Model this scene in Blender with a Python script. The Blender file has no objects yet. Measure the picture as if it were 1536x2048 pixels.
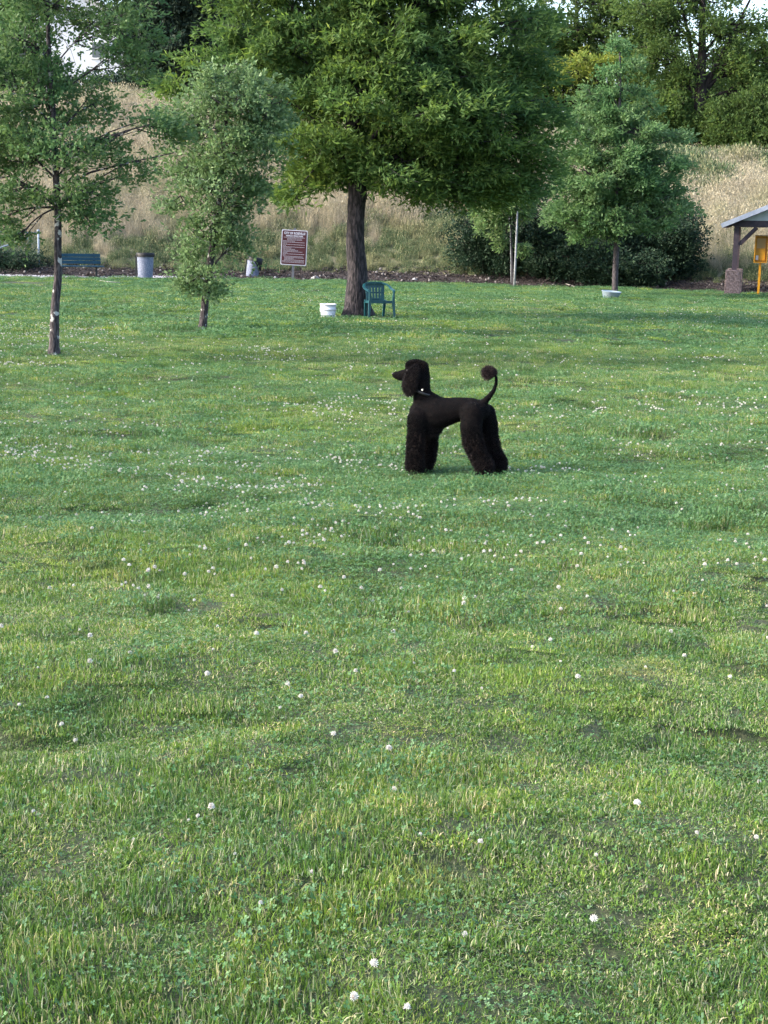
import bpy, bmesh, math, random
import numpy as np
from mathutils import Vector, Matrix

S = bpy.context.scene
COL = S.collection
PI = math.pi
rad = math.radians

# ------------------------------------------------------------------ camera
FPX, CX, CY, HORY, CAMH, ROLL = 3000.0, 768.0, 1024.0, 460.0, 1.95, rad(1.2)
pitch = math.atan((CY - HORY) / FPX)
Fv = Vector((0, math.cos(pitch), -math.sin(pitch)))
R0 = Vector((1, 0, 0)); U0 = R0.cross(Fv)
Rv = R0 * math.cos(ROLL) + U0 * math.sin(ROLL)
Uv = U0 * math.cos(ROLL) - R0 * math.sin(ROLL)
cam_d = bpy.data.cameras.new('camera'); cam = bpy.data.objects.new('camera', cam_d); COL.objects.link(cam)
m = Matrix.Identity(4)
for i in range(3):
    m[i][0] = Rv[i]; m[i][1] = Uv[i]; m[i][2] = -Fv[i]
m[2][3] = CAMH
cam.matrix_world = m
cam_d.sensor_fit = 'VERTICAL'; cam_d.sensor_height = 24.0; cam_d.lens = FPX / 2048 * 24.0
cam_d.clip_start = 0.1; cam_d.clip_end = 3000
S.camera = cam

# ------------------------------------------------------------------ light
SUN_DIR = Vector((-0.86, -0.12, 0.50)).normalized()      # towards the sun
sun_el = math.asin(SUN_DIR.z); sun_az = math.atan2(SUN_DIR.x, SUN_DIR.y)
W = bpy.data.worlds.new('World'); S.world = W; W.use_nodes = True
nt = W.node_tree; nt.nodes.clear()
sky = nt.nodes.new('ShaderNodeTexSky'); sky.sky_type = 'NISHITA'; sky.sun_disc = False
sky.sun_elevation = sun_el; sky.sun_rotation = sun_az
sky.air_density = 1.0; sky.dust_density = 3.0; sky.ozone_density = 1.0
bg = nt.nodes.new('ShaderNodeBackground'); bg.inputs['Strength'].default_value = 0.15
wo = nt.nodes.new('ShaderNodeOutputWorld')
nt.links.new(sky.outputs[0], bg.inputs[0]); nt.links.new(bg.outputs[0], wo.inputs[0])
sd = bpy.data.lights.new('sun', 'SUN'); sd.energy = 1.4; sd.angle = rad(7); sd.color = (1, 0.93, 0.80)
sun = bpy.data.objects.new('sun', sd); COL.objects.link(sun)
sun.rotation_euler = SUN_DIR.to_track_quat('Z', 'Y').to_euler()
S.view_settings.view_transform = 'Standard'; S.view_settings.look = 'None'
S.view_settings.exposure = 2.15; S.view_settings.gamma = 1.0

# ------------------------------------------------------------------ maths helpers
def hash2(ix, iy, s):
    n = (ix.astype(np.int64) * 374761393 + iy.astype(np.int64) * 668265263 + s * 974634777) & 0x7fffffff
    n = ((n ^ (n >> 13)) * 1274126177) & 0x7fffffff
    n = n ^ (n >> 16)
    return (n & 0xffff) / 65535.0
def vnoise(x, y, s=0):
    x = np.asarray(x, float); y = np.asarray(y, float)
    ix = np.floor(x); iy = np.floor(y); fx = x - ix; fy = y - iy
    fx = fx * fx * (3 - 2 * fx); fy = fy * fy * (3 - 2 * fy)
    a = hash2(ix, iy, s); b = hash2(ix + 1, iy, s); c = hash2(ix, iy + 1, s); d = hash2(ix + 1, iy + 1, s)
    return (a * (1 - fx) + b * fx) * (1 - fy) + (c * (1 - fx) + d * fx) * fy
def fbm(x, y, s=0, o=3):
    t = 0; a = 1; n = 0
    for k in range(o):
        t = t + a * vnoise(np.asarray(x) * 2 ** k, np.asarray(y) * 2 ** k, s + k * 17); n += a; a *= .5
    return t / n
def sstep(a, b, x):
    t = np.clip((np.asarray(x, float) - a) / (b - a), 0, 1); return t * t * (3 - 2 * t)

def edge(x):                    # far edge of the lawn
    x = np.asarray(x, float)
    return 55.5 + 1.6 * np.exp(-((x + 3) / 6) ** 2) - 1.0 * sstep(-8, -14, x) + 0.35 * (vnoise(x * 0.7, x * 0, 5) - .5) - 2.2*sstep(6,16,x)
def mulch_end(x):
    return edge(x) + 1.7 + 0.8 * (vnoise(np.asarray(x) * .35, 0 * np.asarray(x), 9) - .5)
CREST = 79.0
def crest_h(x):
    return 7.5 - 2.1 * sstep(1, 14, x)
def dip(x, y): return sstep(.56, .68, fbm(np.asarray(x) * 1.9, np.asarray(y) * 2.8, 91, 2)) * sstep(38, 30, y)
def H(x, y):
    x = np.asarray(x, float); y = np.asarray(y, float)
    lawn = 0.13 * (fbm(x * .55, y * 1.1, 1, 3) - .5) + 0.10 * (fbm(x * .16, y * .16, 2, 2) - .5) 
    lawn = lawn + 0.035 * (fbm(x * 1.9, y * 1.7, 6, 1) - .5) * sstep(30, 16, y) - .035 * dip(x, y)
    lawn = lawn - 0.06 * np.exp(-((y - 34.7 + 0.03 * x) / .22) ** 2) * sstep(-5.2, -4.2, x) * sstep(-1.0, -1.6, x)
    e = edge(x); d = y - e
    up = 0.30 * sstep(0, 2.2, d)
    t = np.clip((d - 2.2) / (CREST - e - 2.2), 0, 1)
    prof = t * (1 - .12 * t * t) / .88
    hill = prof * (crest_h(x) - .30) * (1 + .0 * x)
    rough = sstep(3, 8, d) * (0.5 * (fbm(x * .22, y * .22, 11, 3) - .5))
    far = 0.02 * np.clip(y - CREST, 0, 400)
    return lawn * sstep(1, -1, d) + up + hill + rough + far
def Hs(x, y): return float(H(np.array([x]), np.array([y]))[0])

def ray(px, py): return Fv * FPX + Rv * (px - CX) - Uv * (py - CY)
def at(px, py, Y):              # point of a sight line at a given distance
    r = ray(px, py); t = Y / r.y
    return Vector((r.x * t, Y, CAMH + r.z * t))
def ground(px, py):             # point on the lawn
    r = ray(px, py); z = 0.0
    for _ in range(12):
        t = (CAMH - z) / -r.z; p = Vector((r.x * t, r.y * t, 0)); z = z * .4 + .6 * Hs(p.x, p.y)
    p.z = Hs(p.x, p.y); return p

# ------------------------------------------------------------------ object helpers
def tag(o, label=None, cat=None, group=None, kind=None):
    if label: o['label'] = label
    if cat: o['category'] = cat
    if group: o['group'] = group
    if kind: o['kind'] = kind
    return o
def thing(name, loc, label, cat, group=None, rz=0.0):
    o = bpy.data.objects.new(name, None); COL.objects.link(o)
    o.location = loc; o.rotation_euler = (0, 0, rz); o.empty_display_size = .2
    return tag(o, label, cat, group)
def fast_mesh(name, V, F, mats, attrs=None, smooth=False, midx=None):
    V = np.asarray(V, np.float32); F = np.asarray(F, np.int32)
    me = bpy.data.meshes.new(name); k = F.shape[1]
    me.vertices.add(len(V)); me.vertices.foreach_set('co', V.ravel())
    me.loops.add(F.size); me.loops.foreach_set('vertex_index', F.ravel())
    me.polygons.add(len(F)); me.polygons.foreach_set('loop_start', np.arange(0, F.size, k, dtype=np.int32))
    if smooth: me.polygons.foreach_set('use_smooth', np.ones(len(F), bool))
    if midx is not None: me.polygons.foreach_set('material_index', np.asarray(midx, np.int32))
    me.update(calc_edges=True)
    for m_ in (mats if isinstance(mats, (list, tuple)) else [mats]): me.materials.append(m_)
    if attrs:
        for an, av in attrs.items():
            a = me.attributes.new(an, 'FLOAT', 'POINT'); a.data.foreach_set('value', np.asarray(av, np.float32))
    return me
def link(name, me, parent=None, loc=None):
    o = bpy.data.objects.new(name, me); COL.objects.link(o)
    if parent: o.parent = parent
    if loc is not None: o.location = loc
    return o
def bm_obj(name, bm, mat, parent=None, smooth=False, bevel=0):
    me = bpy.data.meshes.new(name); bmesh.ops.recalc_face_normals(bm, faces=bm.faces)
    bm.to_mesh(me); bm.free()
    for m_ in (mat if isinstance(mat, (list, tuple)) else [mat]): me.materials.append(m_)
    if smooth:
        for p in me.polygons: p.use_smooth = True
    o = link(name, me, parent)
    if bevel:
        b = o.modifiers.new('bevel', 'BEVEL'); b.width = bevel; b.segments = 2; b.limit_method = 'ANGLE'
    return o
def bar(bm, p0, p1, w, t, w1=None, t1=None, side=None):
    p0 = Vector(p0); p1 = Vector(p1); d = (p1 - p0).normalized()
    s = Vector(side) if side else (Vector((0, 0, 1)).cross(d) if abs(d.z) < .95 else Vector((1, 0, 0)))
    s = (s - d * s.dot(d)).normalized(); u = d.cross(s)
    w1 = w if w1 is None else w1; t1 = t if t1 is None else t1
    vs = []
    for p, a, b in ((p0, w, t), (p1, w1, t1)):
        for i, j in ((-1, -1), (1, -1), (1, 1), (-1, 1)):
            vs.append(bm.verts.new(p + s * (i * a / 2) + u * (j * b / 2)))
    for f in ((3, 2, 1, 0), (4, 5, 6, 7), (0, 1, 5, 4), (1, 2, 6, 5), (2, 3, 7, 6), (3, 0, 4, 7)):
        bm.faces.new([vs[i] for i in f])
def box(bm, c, s):
    c = Vector(c); bar(bm, c - Vector((0, 0, s[2] / 2)), c + Vector((0, 0, s[2] / 2)), s[0], s[1], side=(1, 0, 0))
def tube(bm, pts, radii, n=8, cap=True, squash=1.0):
    pts = [Vector(p) for p in pts]; rings = []
    for i, p in enumerate(pts):
        d = (pts[min(i + 1, len(pts) - 1)] - pts[max(i - 1, 0)]).normalized()
        a = Vector((0, 1, 0)) if abs(d.y) < .8 else Vector((1, 0, 0))
        s = d.cross(a).normalized(); u = d.cross(s)
        r = radii[i] if hasattr(radii, '__len__') else radii
        rings.append([bm.verts.new(p + (s * math.cos(2 * PI * k / n) + u * math.sin(2 * PI * k / n) * squash) * r) for k in range(n)])
    for a, b in zip(rings, rings[1:]):
        for k in range(n): bm.faces.new((a[k], a[(k + 1) % n], b[(k + 1) % n], b[k]))
    if cap:
        bm.faces.new(rings[0][::-1]); bm.faces.new(rings[-1])
    return rings
def lathe(bm, prof, n=28, wob=None):
    rings = []
    for i, (r, z) in enumerate(prof):
        rings.append([bm.verts.new((r * math.cos(2 * PI * k / n) * (1 + (wob(i, k) if wob else 0)), r * math.sin(2 * PI * k / n) * (1 + (wob(i, k) if wob else 0)), z + (wob(i, k) * .25 if wob else 0))) for k in range(n)])
    for a, b in zip(rings, rings[1:]):
        for k in range(n): bm.faces.new((a[k], a[(k + 1) % n], b[(k + 1) % n], b[k]))
    return rings

# ------------------------------------------------------------------ materials
def mat(name, base, rough=.7, metal=0.0, spec=.4, noise=None, bump=0, bscale=40, spots=None):
    m_ = bpy.data.materials.new(name); m_.use_nodes = True
    t = m_.node_tree; P = t.nodes['Principled BSDF']
    P.inputs['Roughness'].default_value = rough; P.inputs['Metallic'].default_value = metal
    P.inputs['Specular IOR Level'].default_value = spec
    P.inputs['Base Color'].default_value = (*base, 1)
    tc = t.nodes.new('ShaderNodeTexCoord')
    if noise:
        col2, sc, lo, hi = noise
        n = t.nodes.new('ShaderNodeTexNoise'); n.inputs['Scale'].default_value = sc; n.inputs['Detail'].default_value = 6
        t.links.new(tc.outputs['Object'], n.inputs['Vector'])
        r = t.nodes.new('ShaderNodeMapRange'); r.inputs[1].default_value = lo; r.inputs[2].default_value = hi
        t.links.new(n.outputs[0], r.inputs[0])
        mx = t.nodes.new('ShaderNodeMix'); mx.data_type = 'RGBA'
        mx.inputs[6].default_value = (*base, 1); mx.inputs[7].default_value = (*col2, 1)
        t.links.new(r.outputs[0], mx.inputs[0]); last = mx.outputs[2]
        if spots:
            col3, sc3, th = spots
            n2 = t.nodes.new('ShaderNodeTexNoise'); n2.inputs['Scale'].default_value = sc3; n2.inputs['Detail'].default_value = 3
            t.links.new(tc.outputs['Object'], n2.inputs['Vector'])
            r2 = t.nodes.new('ShaderNodeMapRange'); r2.inputs[1].default_value = th; r2.inputs[2].default_value = th + .04
            t.links.new(n2.outputs[0], r2.inputs[0])
            m2 = t.nodes.new('ShaderNodeMix'); m2.data_type = 'RGBA'; m2.inputs[7].default_value = (*col3, 1)
            t.links.new(r2.outputs[0], m2.inputs[0]); t.links.new(last, m2.inputs[6]); last = m2.outputs[2]
        t.links.new(last, P.inputs['Base Color'])
    if bump:
        nb = t.nodes.new('ShaderNodeTexNoise'); nb.inputs['Scale'].default_value = bscale; nb.inputs['Detail'].default_value = 8
        t.links.new(tc.outputs['Object'], nb.inputs['Vector'])
        b = t.nodes.new('ShaderNodeBump'); b.inputs['Strength'].default_value = 1; b.inputs['Distance'].default_value = bump
        t.links.new(nb.outputs[0], b.inputs['Height']); t.links.new(b.outputs[0], P.inputs['Normal'])
    return m_
def leaf_mat(name, stops, trans=.3, big=None, rough=.6, spec=.15, inst=None):
    """colour by the per-leaf value 'rnd', drifting with place between the given tints"""
    m_ = bpy.data.materials.new(name); m_.use_nodes = True
    t = m_.node_tree; P = t.nodes['Principled BSDF']; out = t.nodes['Material Output']
    P.inputs['Roughness'].default_value = rough; P.inputs['Specular IOR Level'].default_value = spec
    a = t.nodes.new('ShaderNodeAttribute'); a.attribute_name = 'rnd'
    cr = t.nodes.new('ShaderNodeValToRGB'); e = cr.color_ramp.elements
    e[0].position = stops[0][0]; e[0].color = (*stops[0][1], 1); e[1].position = stops[-1][0]; e[1].color = (*stops[-1][1], 1)
    for p, c in stops[1:-1]:
        x = e.new(p); x.color = (*c, 1)
    t.links.new(a.outputs['Fac'], cr.inputs[0]); last = cr.outputs[0]
    if big:
        g = t.nodes.new('ShaderNodeNewGeometry')
        for k, (tint, sc, lo, hi, amt) in enumerate(big):
            mp = t.nodes.new('ShaderNodeMapping'); mp.inputs['Location'].default_value = (k * 13.1, k * 7.7, 3 * k)
            t.links.new(g.outputs['Position'], mp.inputs['Vector'])
            n = t.nodes.new('ShaderNodeTexNoise'); n.inputs['Scale'].default_value = sc; n.inputs['Detail'].default_value = 3
            t.links.new(mp.outputs[0], n.inputs['Vector'])
            r = t.nodes.new('ShaderNodeMapRange'); r.inputs[1].default_value = lo; r.inputs[2].default_value = hi; r.inputs[4].default_value = amt
            t.links.new(n.outputs[0], r.inputs[0])
            mx = t.nodes.new('ShaderNodeMix'); mx.data_type = 'RGBA'; mx.inputs[7].default_value = (*tint, 1)
            t.links.new(r.outputs[0], mx.inputs[0]); t.links.new(last, mx.inputs[6]); last = mx.outputs[2]
    if inst:
        oi = t.nodes.new('ShaderNodeObjectInfo'); r2 = t.nodes.new('ShaderNodeValToRGB'); e = r2.color_ramp.elements
        e[0].position = 0; e[0].color = (*inst[0], 1); e[1].position = 1; e[1].color = (*inst[-1], 1)
        for k, c in enumerate(inst[1:-1]):
            x = e.new((k + 1) / (len(inst) - 1)); x.color = (*c, 1)
        m3 = t.nodes.new('ShaderNodeMix'); m3.data_type = 'RGBA'; m3.blend_type = 'MULTIPLY'; m3.inputs[0].default_value = 1
        t.links.new(oi.outputs['Random'], r2.inputs[0]); t.links.new(last, m3.inputs[6]); t.links.new(r2.outputs[0], m3.inputs[7]); last = m3.outputs[2]
    t.links.new(last, P.inputs['Base Color'])
    if trans:
        T = t.nodes.new('ShaderNodeBsdfTranslucent'); ms = t.nodes.new('ShaderNodeMixShader'); ms.inputs[0].default_value = trans
        hs = t.nodes.new('ShaderNodeHueSaturation'); hs.inputs['Hue'].default_value = .485; hs.inputs['Saturation'].default_value = 1.1; hs.inputs['Value'].default_value = 1.4
        t.links.new(last, hs.inputs['Color']); t.links.new(hs.outputs[0], T.inputs[0])
        t.links.new(P.outputs[0], ms.inputs[1]); t.links.new(T.outputs[0], ms.inputs[2]); t.links.new(ms.outputs[0], out.inputs[0])
    return m_

M_lawn = mat('lawn_soil', (.018, .032, .010), .9, noise=((.045, .05, .022), 25, .4, .65), bump=.02, bscale=30)
M_hill = mat('hill_soil', (.20, .17, .11), .95, noise=((.10, .11, .05), .5, .35, .65), bump=.06, bscale=4)
M_mulch = mat('mulch_soil', (.025, .019, .018), .95, noise=((.07, .055, .05), 6, .45, .7), bump=.05, bscale=12)
G_LAWN = leaf_mat('lawn_blades', [(0, (.50, .46, .33)), (.10, (.32, .33, .16)), (.13, (.19, .29, .050)), (.45, (.12, .215, .042)), (.8, (.06, .135, .035)), (1, (.26, .34, .15))], .28,
    big=[((.16, .26, .045), .45, .50, .70, .6), ((.025, .095, .03), .7, .52, .68, .6), ((.22, .22, .10), 1.7, .62, .75, .5)], rough=.55, spec=.18,
    inst=[(.42, .52, .52), (1, 1, 1), (.62, .76, .78), (1.28, 1.15, .95), (.9, .95, 1), (1.15, 1.05, .95)])
G_CLOVER = leaf_mat('clover_leaves', [(0, (.05, .13, .045)), (.5, (.075, .165, .06)), (1, (.15, .25, .13))], .2, rough=.55, spec=.18, inst=[(.7, .8, .8), (1, 1, 1), (1.1, 1.05, 1)])
G_STRAW = leaf_mat('dry_grass', [(0, (.43, .385, .28)), (.4, (.36, .32, .225)), (.8, (.22, .20, .135)), (1, (.54, .49, .38))], .2,
    big=[((.19, .20, .11), .35, .46, .62, .7), ((.40, .34, .28), .8, .55, .7, .6)], rough=.7)
G_WEED = leaf_mat('green_weeds', [(0, (.33, .32, .18)), (.25, (.09, .13, .06)), (.7, (.035, .07, .032)), (1, (.17, .21, .12))], .2,
    big=[((.33, .29, .17), .5, .5, .68, .6)], rough=.6)
M_petal = mat('clover_petals', (.74, .72, .68), .6, noise=((.52, .45, .42), 90, .5, .65))
M_stem = mat('clover_stem', (.12, .2, .06), .6)
L_OAK = leaf_mat('oak_leaves', [(0, (.14, .215, .045)), (.5, (.068, .13, .036)), (.9, (.13, .20, .06)), (1, (.26, .32, .09))], .40, big=[((.03, .085, .04), .7, .45, .65, .55)])
L_LEFT = leaf_mat('live_oak_leaves', [(0, (.12, .19, .065)), (.5, (.075, .14, .052)), (.93, (.17, .24, .12)), (1, (.28, .30, .05))], .32, big=[((.05, .13, .055), .8, .45, .65, .6)])
L_SLIM = leaf_mat('pale_oak_leaves', [(0, (.14, .22, .09)), (.5, (.10, .175, .07)), (1, (.22, .30, .16))], .28, big=[((.10, .16, .085), .8, .45, .65, .5)])
L_MAPLE = leaf_mat('young_oak_leaves', [(0, (.12, .21, .075)), (.5, (.085, .16, .065)), (1, (.18, .26, .13))], .34, big=[((.05, .14, .05), .7, .45, .65, .5)])
L_DARK = leaf_mat('dark_evergreen_leaves', [(0, (.03, .05, .03)), (.5, (.02, .036, .025)), (1, (.05, .07, .045))], .1, rough=.6)
L_BUSH = leaf_mat('dark_shrub_leaves', [(0, (.028, .055, .03)), (.5, (.016, .036, .022)), (1, (.05, .085, .045))], .15, rough=.6)
L_BACK = leaf_mat('poplar_leaves', [(0, (.13, .195, .05)), (.5, (.065, .125, .038)), (1, (.15, .20, .055))], .4, big=[((.05, .09, .03), .3, .45, .6, .7)])
L_SUNLIT = leaf_mat('sunlit_yellow_leaves', [(0, (.19, .24, .05)), (.5, (.13, .19, .045)), (1, (.27, .28, .07))], .4)  # yellow of the sun on this foliage is put into the leaf colour
L_SAP = leaf_mat('sapling_leaves', [(0, (.15, .24, .09)), (.5, (.10, .18, .07)), (1, (.22, .26, .12))], .35)
L_DEAD = leaf_mat('withered_leaves', [(0, (.28, .19, .14)), (1, (.2, .13, .09))], .2)
def bark(name, c0, c1, sc, depth, spots=None):
    m_ = mat(name, c0, .95, noise=(c1, sc, .44, .6), bump=depth, bscale=sc * 1.3, spots=spots); t = m_.node_tree
    tc = [n for n in t.nodes if n.type == 'TEX_COORD'][0]; mp = t.nodes.new('ShaderNodeMapping'); mp.inputs['Scale'].default_value = (1, 1, .28)
    t.links.new(tc.outputs['Object'], mp.inputs['Vector'])
    for n in t.nodes:
        if n.type == 'TEX_NOISE' and not (spots and abs(n.inputs['Scale'].default_value - spots[1]) < .01): t.links.new(mp.outputs[0], n.inputs['Vector'])
    return m_
M_bark = bark('dark_bark', (.010, .009, .012), (.048, .040, .046), 22, .05)
M_bark_l = bark('lichen_bark', (.018, .015, .019), (.075, .064, .070), 38, .02, spots=((.36, .36, .36), 9, .585))
M_bark_g = bark('grey_bark', (.03, .026, .031), (.07, .062, .07), 40, .01)
M_bark_b = bark('black_bark', (.014, .011, .011), (.035, .028, .028), 8, .04)

# ------------------------------------------------------------------ ground sheets
def sheet(name, xs, vfun, nv, material):
    xs = np.asarray(xs); vs = np.linspace(0, 1, nv)
    X = np.repeat(xs[None, :], nv, 0); Y = vfun(X, vs[:, None])
    Z = H(X, Y); V = np.stack([X, Y, Z], -1).reshape(-1, 3); n = len(xs)
    i = np.arange(nv - 1)[:, None] * n + np.arange(n - 1)[None, :]
    F = np.stack([i, i + 1, i + n + 1, i + n], -1).reshape(-1, 4)
    o = link(name, fast_mesh(name, V, F, material, smooth=True)); tag(o, kind='structure'); return o
inner = np.arange(-26, 26.01, .105)
xs = np.concatenate([-26 - np.geomspace(.3, 400, 26)[::-1], inner, 26 + np.geomspace(.3, 400, 26)])
sheet('lawn', xs, lambda X, v: -12 + (edge(X) + 12) * v, 880, M_lawn)
sheet('mulch_bed', xs, lambda X, v: edge(X) + (mulch_end(X) - edge(X)) * v, 10, M_mulch)
sheet('hillside', xs, lambda X, v: mulch_end(X) + (900 - mulch_end(X)) * (v * .05 + .95 * v ** 5), 150, M_hill)

# ------------------------------------------------------------------ scattered ground cover
def scatter(name, P, rotz, scl, idx, protos, label, cat, kind='stuff', tilt=.08, seed=1):
    rng = np.random.default_rng(seed); n = len(P)
    me = bpy.data.meshes.new(name); me.vertices.add(n); me.vertices.foreach_set('co', np.asarray(P, np.float32).ravel())
    rot = np.stack([rng.normal(0, tilt, n), rng.normal(0, tilt, n), rotz], -1).astype(np.float32)
    a = me.attributes.new('rot', 'FLOAT_VECTOR', 'POINT'); a.data.foreach_set('vector', rot.ravel())
    sc = np.asarray(scl, np.float32)
    if sc.ndim == 1: sc = np.repeat(sc[:, None], 3, 1)
    a = me.attributes.new('scl', 'FLOAT_VECTOR', 'POINT'); a.data.foreach_set('vector', sc.ravel())
    a = me.attributes.new('idx', 'INT', 'POINT'); a.data.foreach_set('value', np.asarray(idx, np.int32))
    for m_ in protos[0].materials: me.materials.append(m_)
    o = link(name, me); tag(o, label, cat, kind=kind)
    c = bpy.data.collections.new(name + '_sources')
    for i, p in enumerate(protos):
        c.objects.link(bpy.data.objects.new('%s_source_%02d' % (name, i), p))
    g = bpy.data.node_groups.new(name, 'GeometryNodeTree')
    g.interface.new_socket('Geometry', in_out='INPUT', socket_type='NodeSocketGeometry')
    g.interface.new_socket('Geometry', in_out='OUTPUT', socket_type='NodeSocketGeometry')
    N = g.nodes; gi = N.new('NodeGroupInput'); go = N.new('NodeGroupOutput')
    ip = N.new('GeometryNodeInstanceOnPoints'); ci = N.new('GeometryNodeCollectionInfo')
    ci.inputs['Collection'].default_value = c; ci.inputs['Separate Children'].default_value = True; ci.inputs['Reset Children'].default_value = True
    def na(nm, ty):
        x = N.new('GeometryNodeInputNamedAttribute'); x.data_type = ty; x.inputs['Name'].default_value = nm
        return [s for s in x.outputs if s.enabled and s.name == 'Attribute'][0]
    L = g.links
    L.new(gi.outputs[0], ip.inputs['Points']); L.new(ci.outputs[0], ip.inputs['Instance'])
    ip.inputs['Pick Instance'].default_value = True
    L.new(na('idx', 'INT'), ip.inputs['Instance Index']); L.new(na('rot', 'FLOAT_VECTOR'), ip.inputs['Rotation']); L.new(na('scl', 'FLOAT_VECTOR'), ip.inputs['Scale'])
    L.new(ip.outputs[0], go.inputs[0])
    md = o.modifiers.new('scatter', 'NODES'); md.node_group = g
    return o
def blades(rng, n, R, h0, h1, w, lean, straw=.1, curl=.5):
    r = R * np.sqrt(rng.random(n)); a = rng.random(n) * 2 * PI
    B = np.stack([r * np.cos(a), r * np.sin(a), np.full(n, -.012)], -1)
    rnd = np.where(rng.random(n) < straw, rng.random(n) * .1, .13 + rng.random(n) * .87)
    h = rng.uniform(h0, h1, n) * (1.1 - .6 * (r / R) ** 2); d = rng.random(n) * 2 * PI; l = np.abs(rng.normal(0, lean, n))
    D = np.stack([np.cos(d), np.sin(d), 0 * d], -1)
    f = rng.random(n) * 2 * PI; Sd = np.stack([np.cos(f), np.sin(f), 0 * f], -1)
    ww = (w * rng.uniform(.6, 1.4, n))[:, None]
    up = np.array([0, 0, 1.0])
    mid = B + up * (h * .55)[:, None] * np.cos(l * .6)[:, None] + D * (h * .55 * np.sin(l * .6))[:, None]
    l2 = l * (1 + curl) + .1
    tip = mid + up * (h * .5 * np.cos(l2))[:, None] + D * (h * .5 * np.sin(l2))[:, None]
    V = np.stack([B - Sd * ww / 2, B + Sd * ww / 2, mid + Sd * ww / 2.2, mid - Sd * ww / 2.2, tip + Sd * ww / 12, tip - Sd * ww / 12], 1)
    o = np.arange(n)[:, None] * 6
    F = np.concatenate([o + np.array([0, 1, 2, 3]), o + np.array([3, 2, 4, 5])], 0)
    return V.reshape(-1, 3), F, np.repeat(rnd, 6)
def clover(rng, n, R, h0, h1, s):
    r = R * np.sqrt(rng.random(n)); a = rng.random(n) * 2 * PI; z = rng.uniform(h0, h1, n)
    C = np.stack([r * np.cos(a), r * np.sin(a), z], -1); rnd = rng.random(n); th = rng.random(n) * 2 * PI
    Vs = []; tl = rng.normal(0, .35, (n, 2)); ss = s * rng.uniform(.6, 1.25, n)
    for k in range(3):
        b = th + k * 2 * PI / 3
        d = np.stack([np.cos(b), np.sin(b), .15 + tl[:, 0] * np.cos(b) + tl[:, 1] * np.sin(b)], -1)
        q = np.stack([-np.sin(b), np.cos(b), -tl[:, 0] * np.sin(b) + tl[:, 1] * np.cos(b)], -1)
        q2 = ss[:, None]
        Vs.append(np.stack([C, C + (d * .55 + q * .45) * q2, C + d * q2 * 1.0, C + (d * .55 - q * .45) * q2], 1))
    V = np.concatenate(Vs, 1).reshape(-1, 3)
    o = np.arange(n * 3)[:, None] * 4
    return V, o + np.array([0, 1, 2, 3]), np.repeat(rnd, 12)
def merge(parts):
    Vs, Fs, Rs, Ms = [], [], [], []; o = 0
    for (V, F, R_), mi in parts:
        Vs.append(V); Fs.append(F + o); Rs.append(R_); Ms.append(np.full(len(F), mi)); o += len(V)
    return np.concatenate(Vs), np.concatenate(Fs), np.concatenate(Rs), np.concatenate(Ms)
rng = np.random.default_rng(3)
near = []
for k in range(8):       # 0..4 grass, 5..7 clover-rich
    st = .10 + .05 * (k % 5)
    if k < 5: parts = [(blades(rng, 720, .17, .014, .043 + .003 * k, .0037, 1.15, st), 0), (blades(rng, 460, .19, .006, .026, .0036, 1.45, .35), 0), (clover(rng, 12, .17, .012, .034, .0085), 1), (blades(rng, 10, .15, .03, .06, .0075, .9, .0), 0)]
    else: parts = [(blades(rng, 520, .17, .014, .048, .0034, .9, .16), 0), (blades(rng, 300, .19, .004, .016, .0036, 1.45, .3), 0), (clover(rng, 120, .18, .015, .040, .0080), 1)]
    V, F, R_, Mi = merge(parts); near.append(fast_mesh('turf_tuft_%d' % k, V, F, [G_LAWN, G_CLOVER], {'rnd': R_}, midx=Mi))
midp = []
for k in range(8):
    if k < 5: parts = [(blades(rng, 900, .40, .02, .06, .009, .9, .10 + .04 * k), 0), (clover(rng, 60, .38, .03, .05, .018), 1)]
    else: parts = [(blades(rng, 550, .40, .025, .055, .008, .8, .1), 0), (clover(rng, 220, .38, .025, .06, .018), 1)]
    V, F, R_, Mi = merge(parts); midp.append(fast_mesh('turf_patch_%d' % k, V, F, [G_LAWN, G_CLOVER], {'rnd': R_}, midx=Mi))
def jgrid(x0, x1, y0, y1, s, rng):
    X, Y = np.meshgrid(np.arange(x0, x1, s), np.arange(y0, y1, s)); X = X.ravel() + rng.uniform(-.5, .5, X.size) * s; Y = Y.ravel() + rng.uniform(-.5, .5, Y.size) * s
    return X, Y
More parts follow.
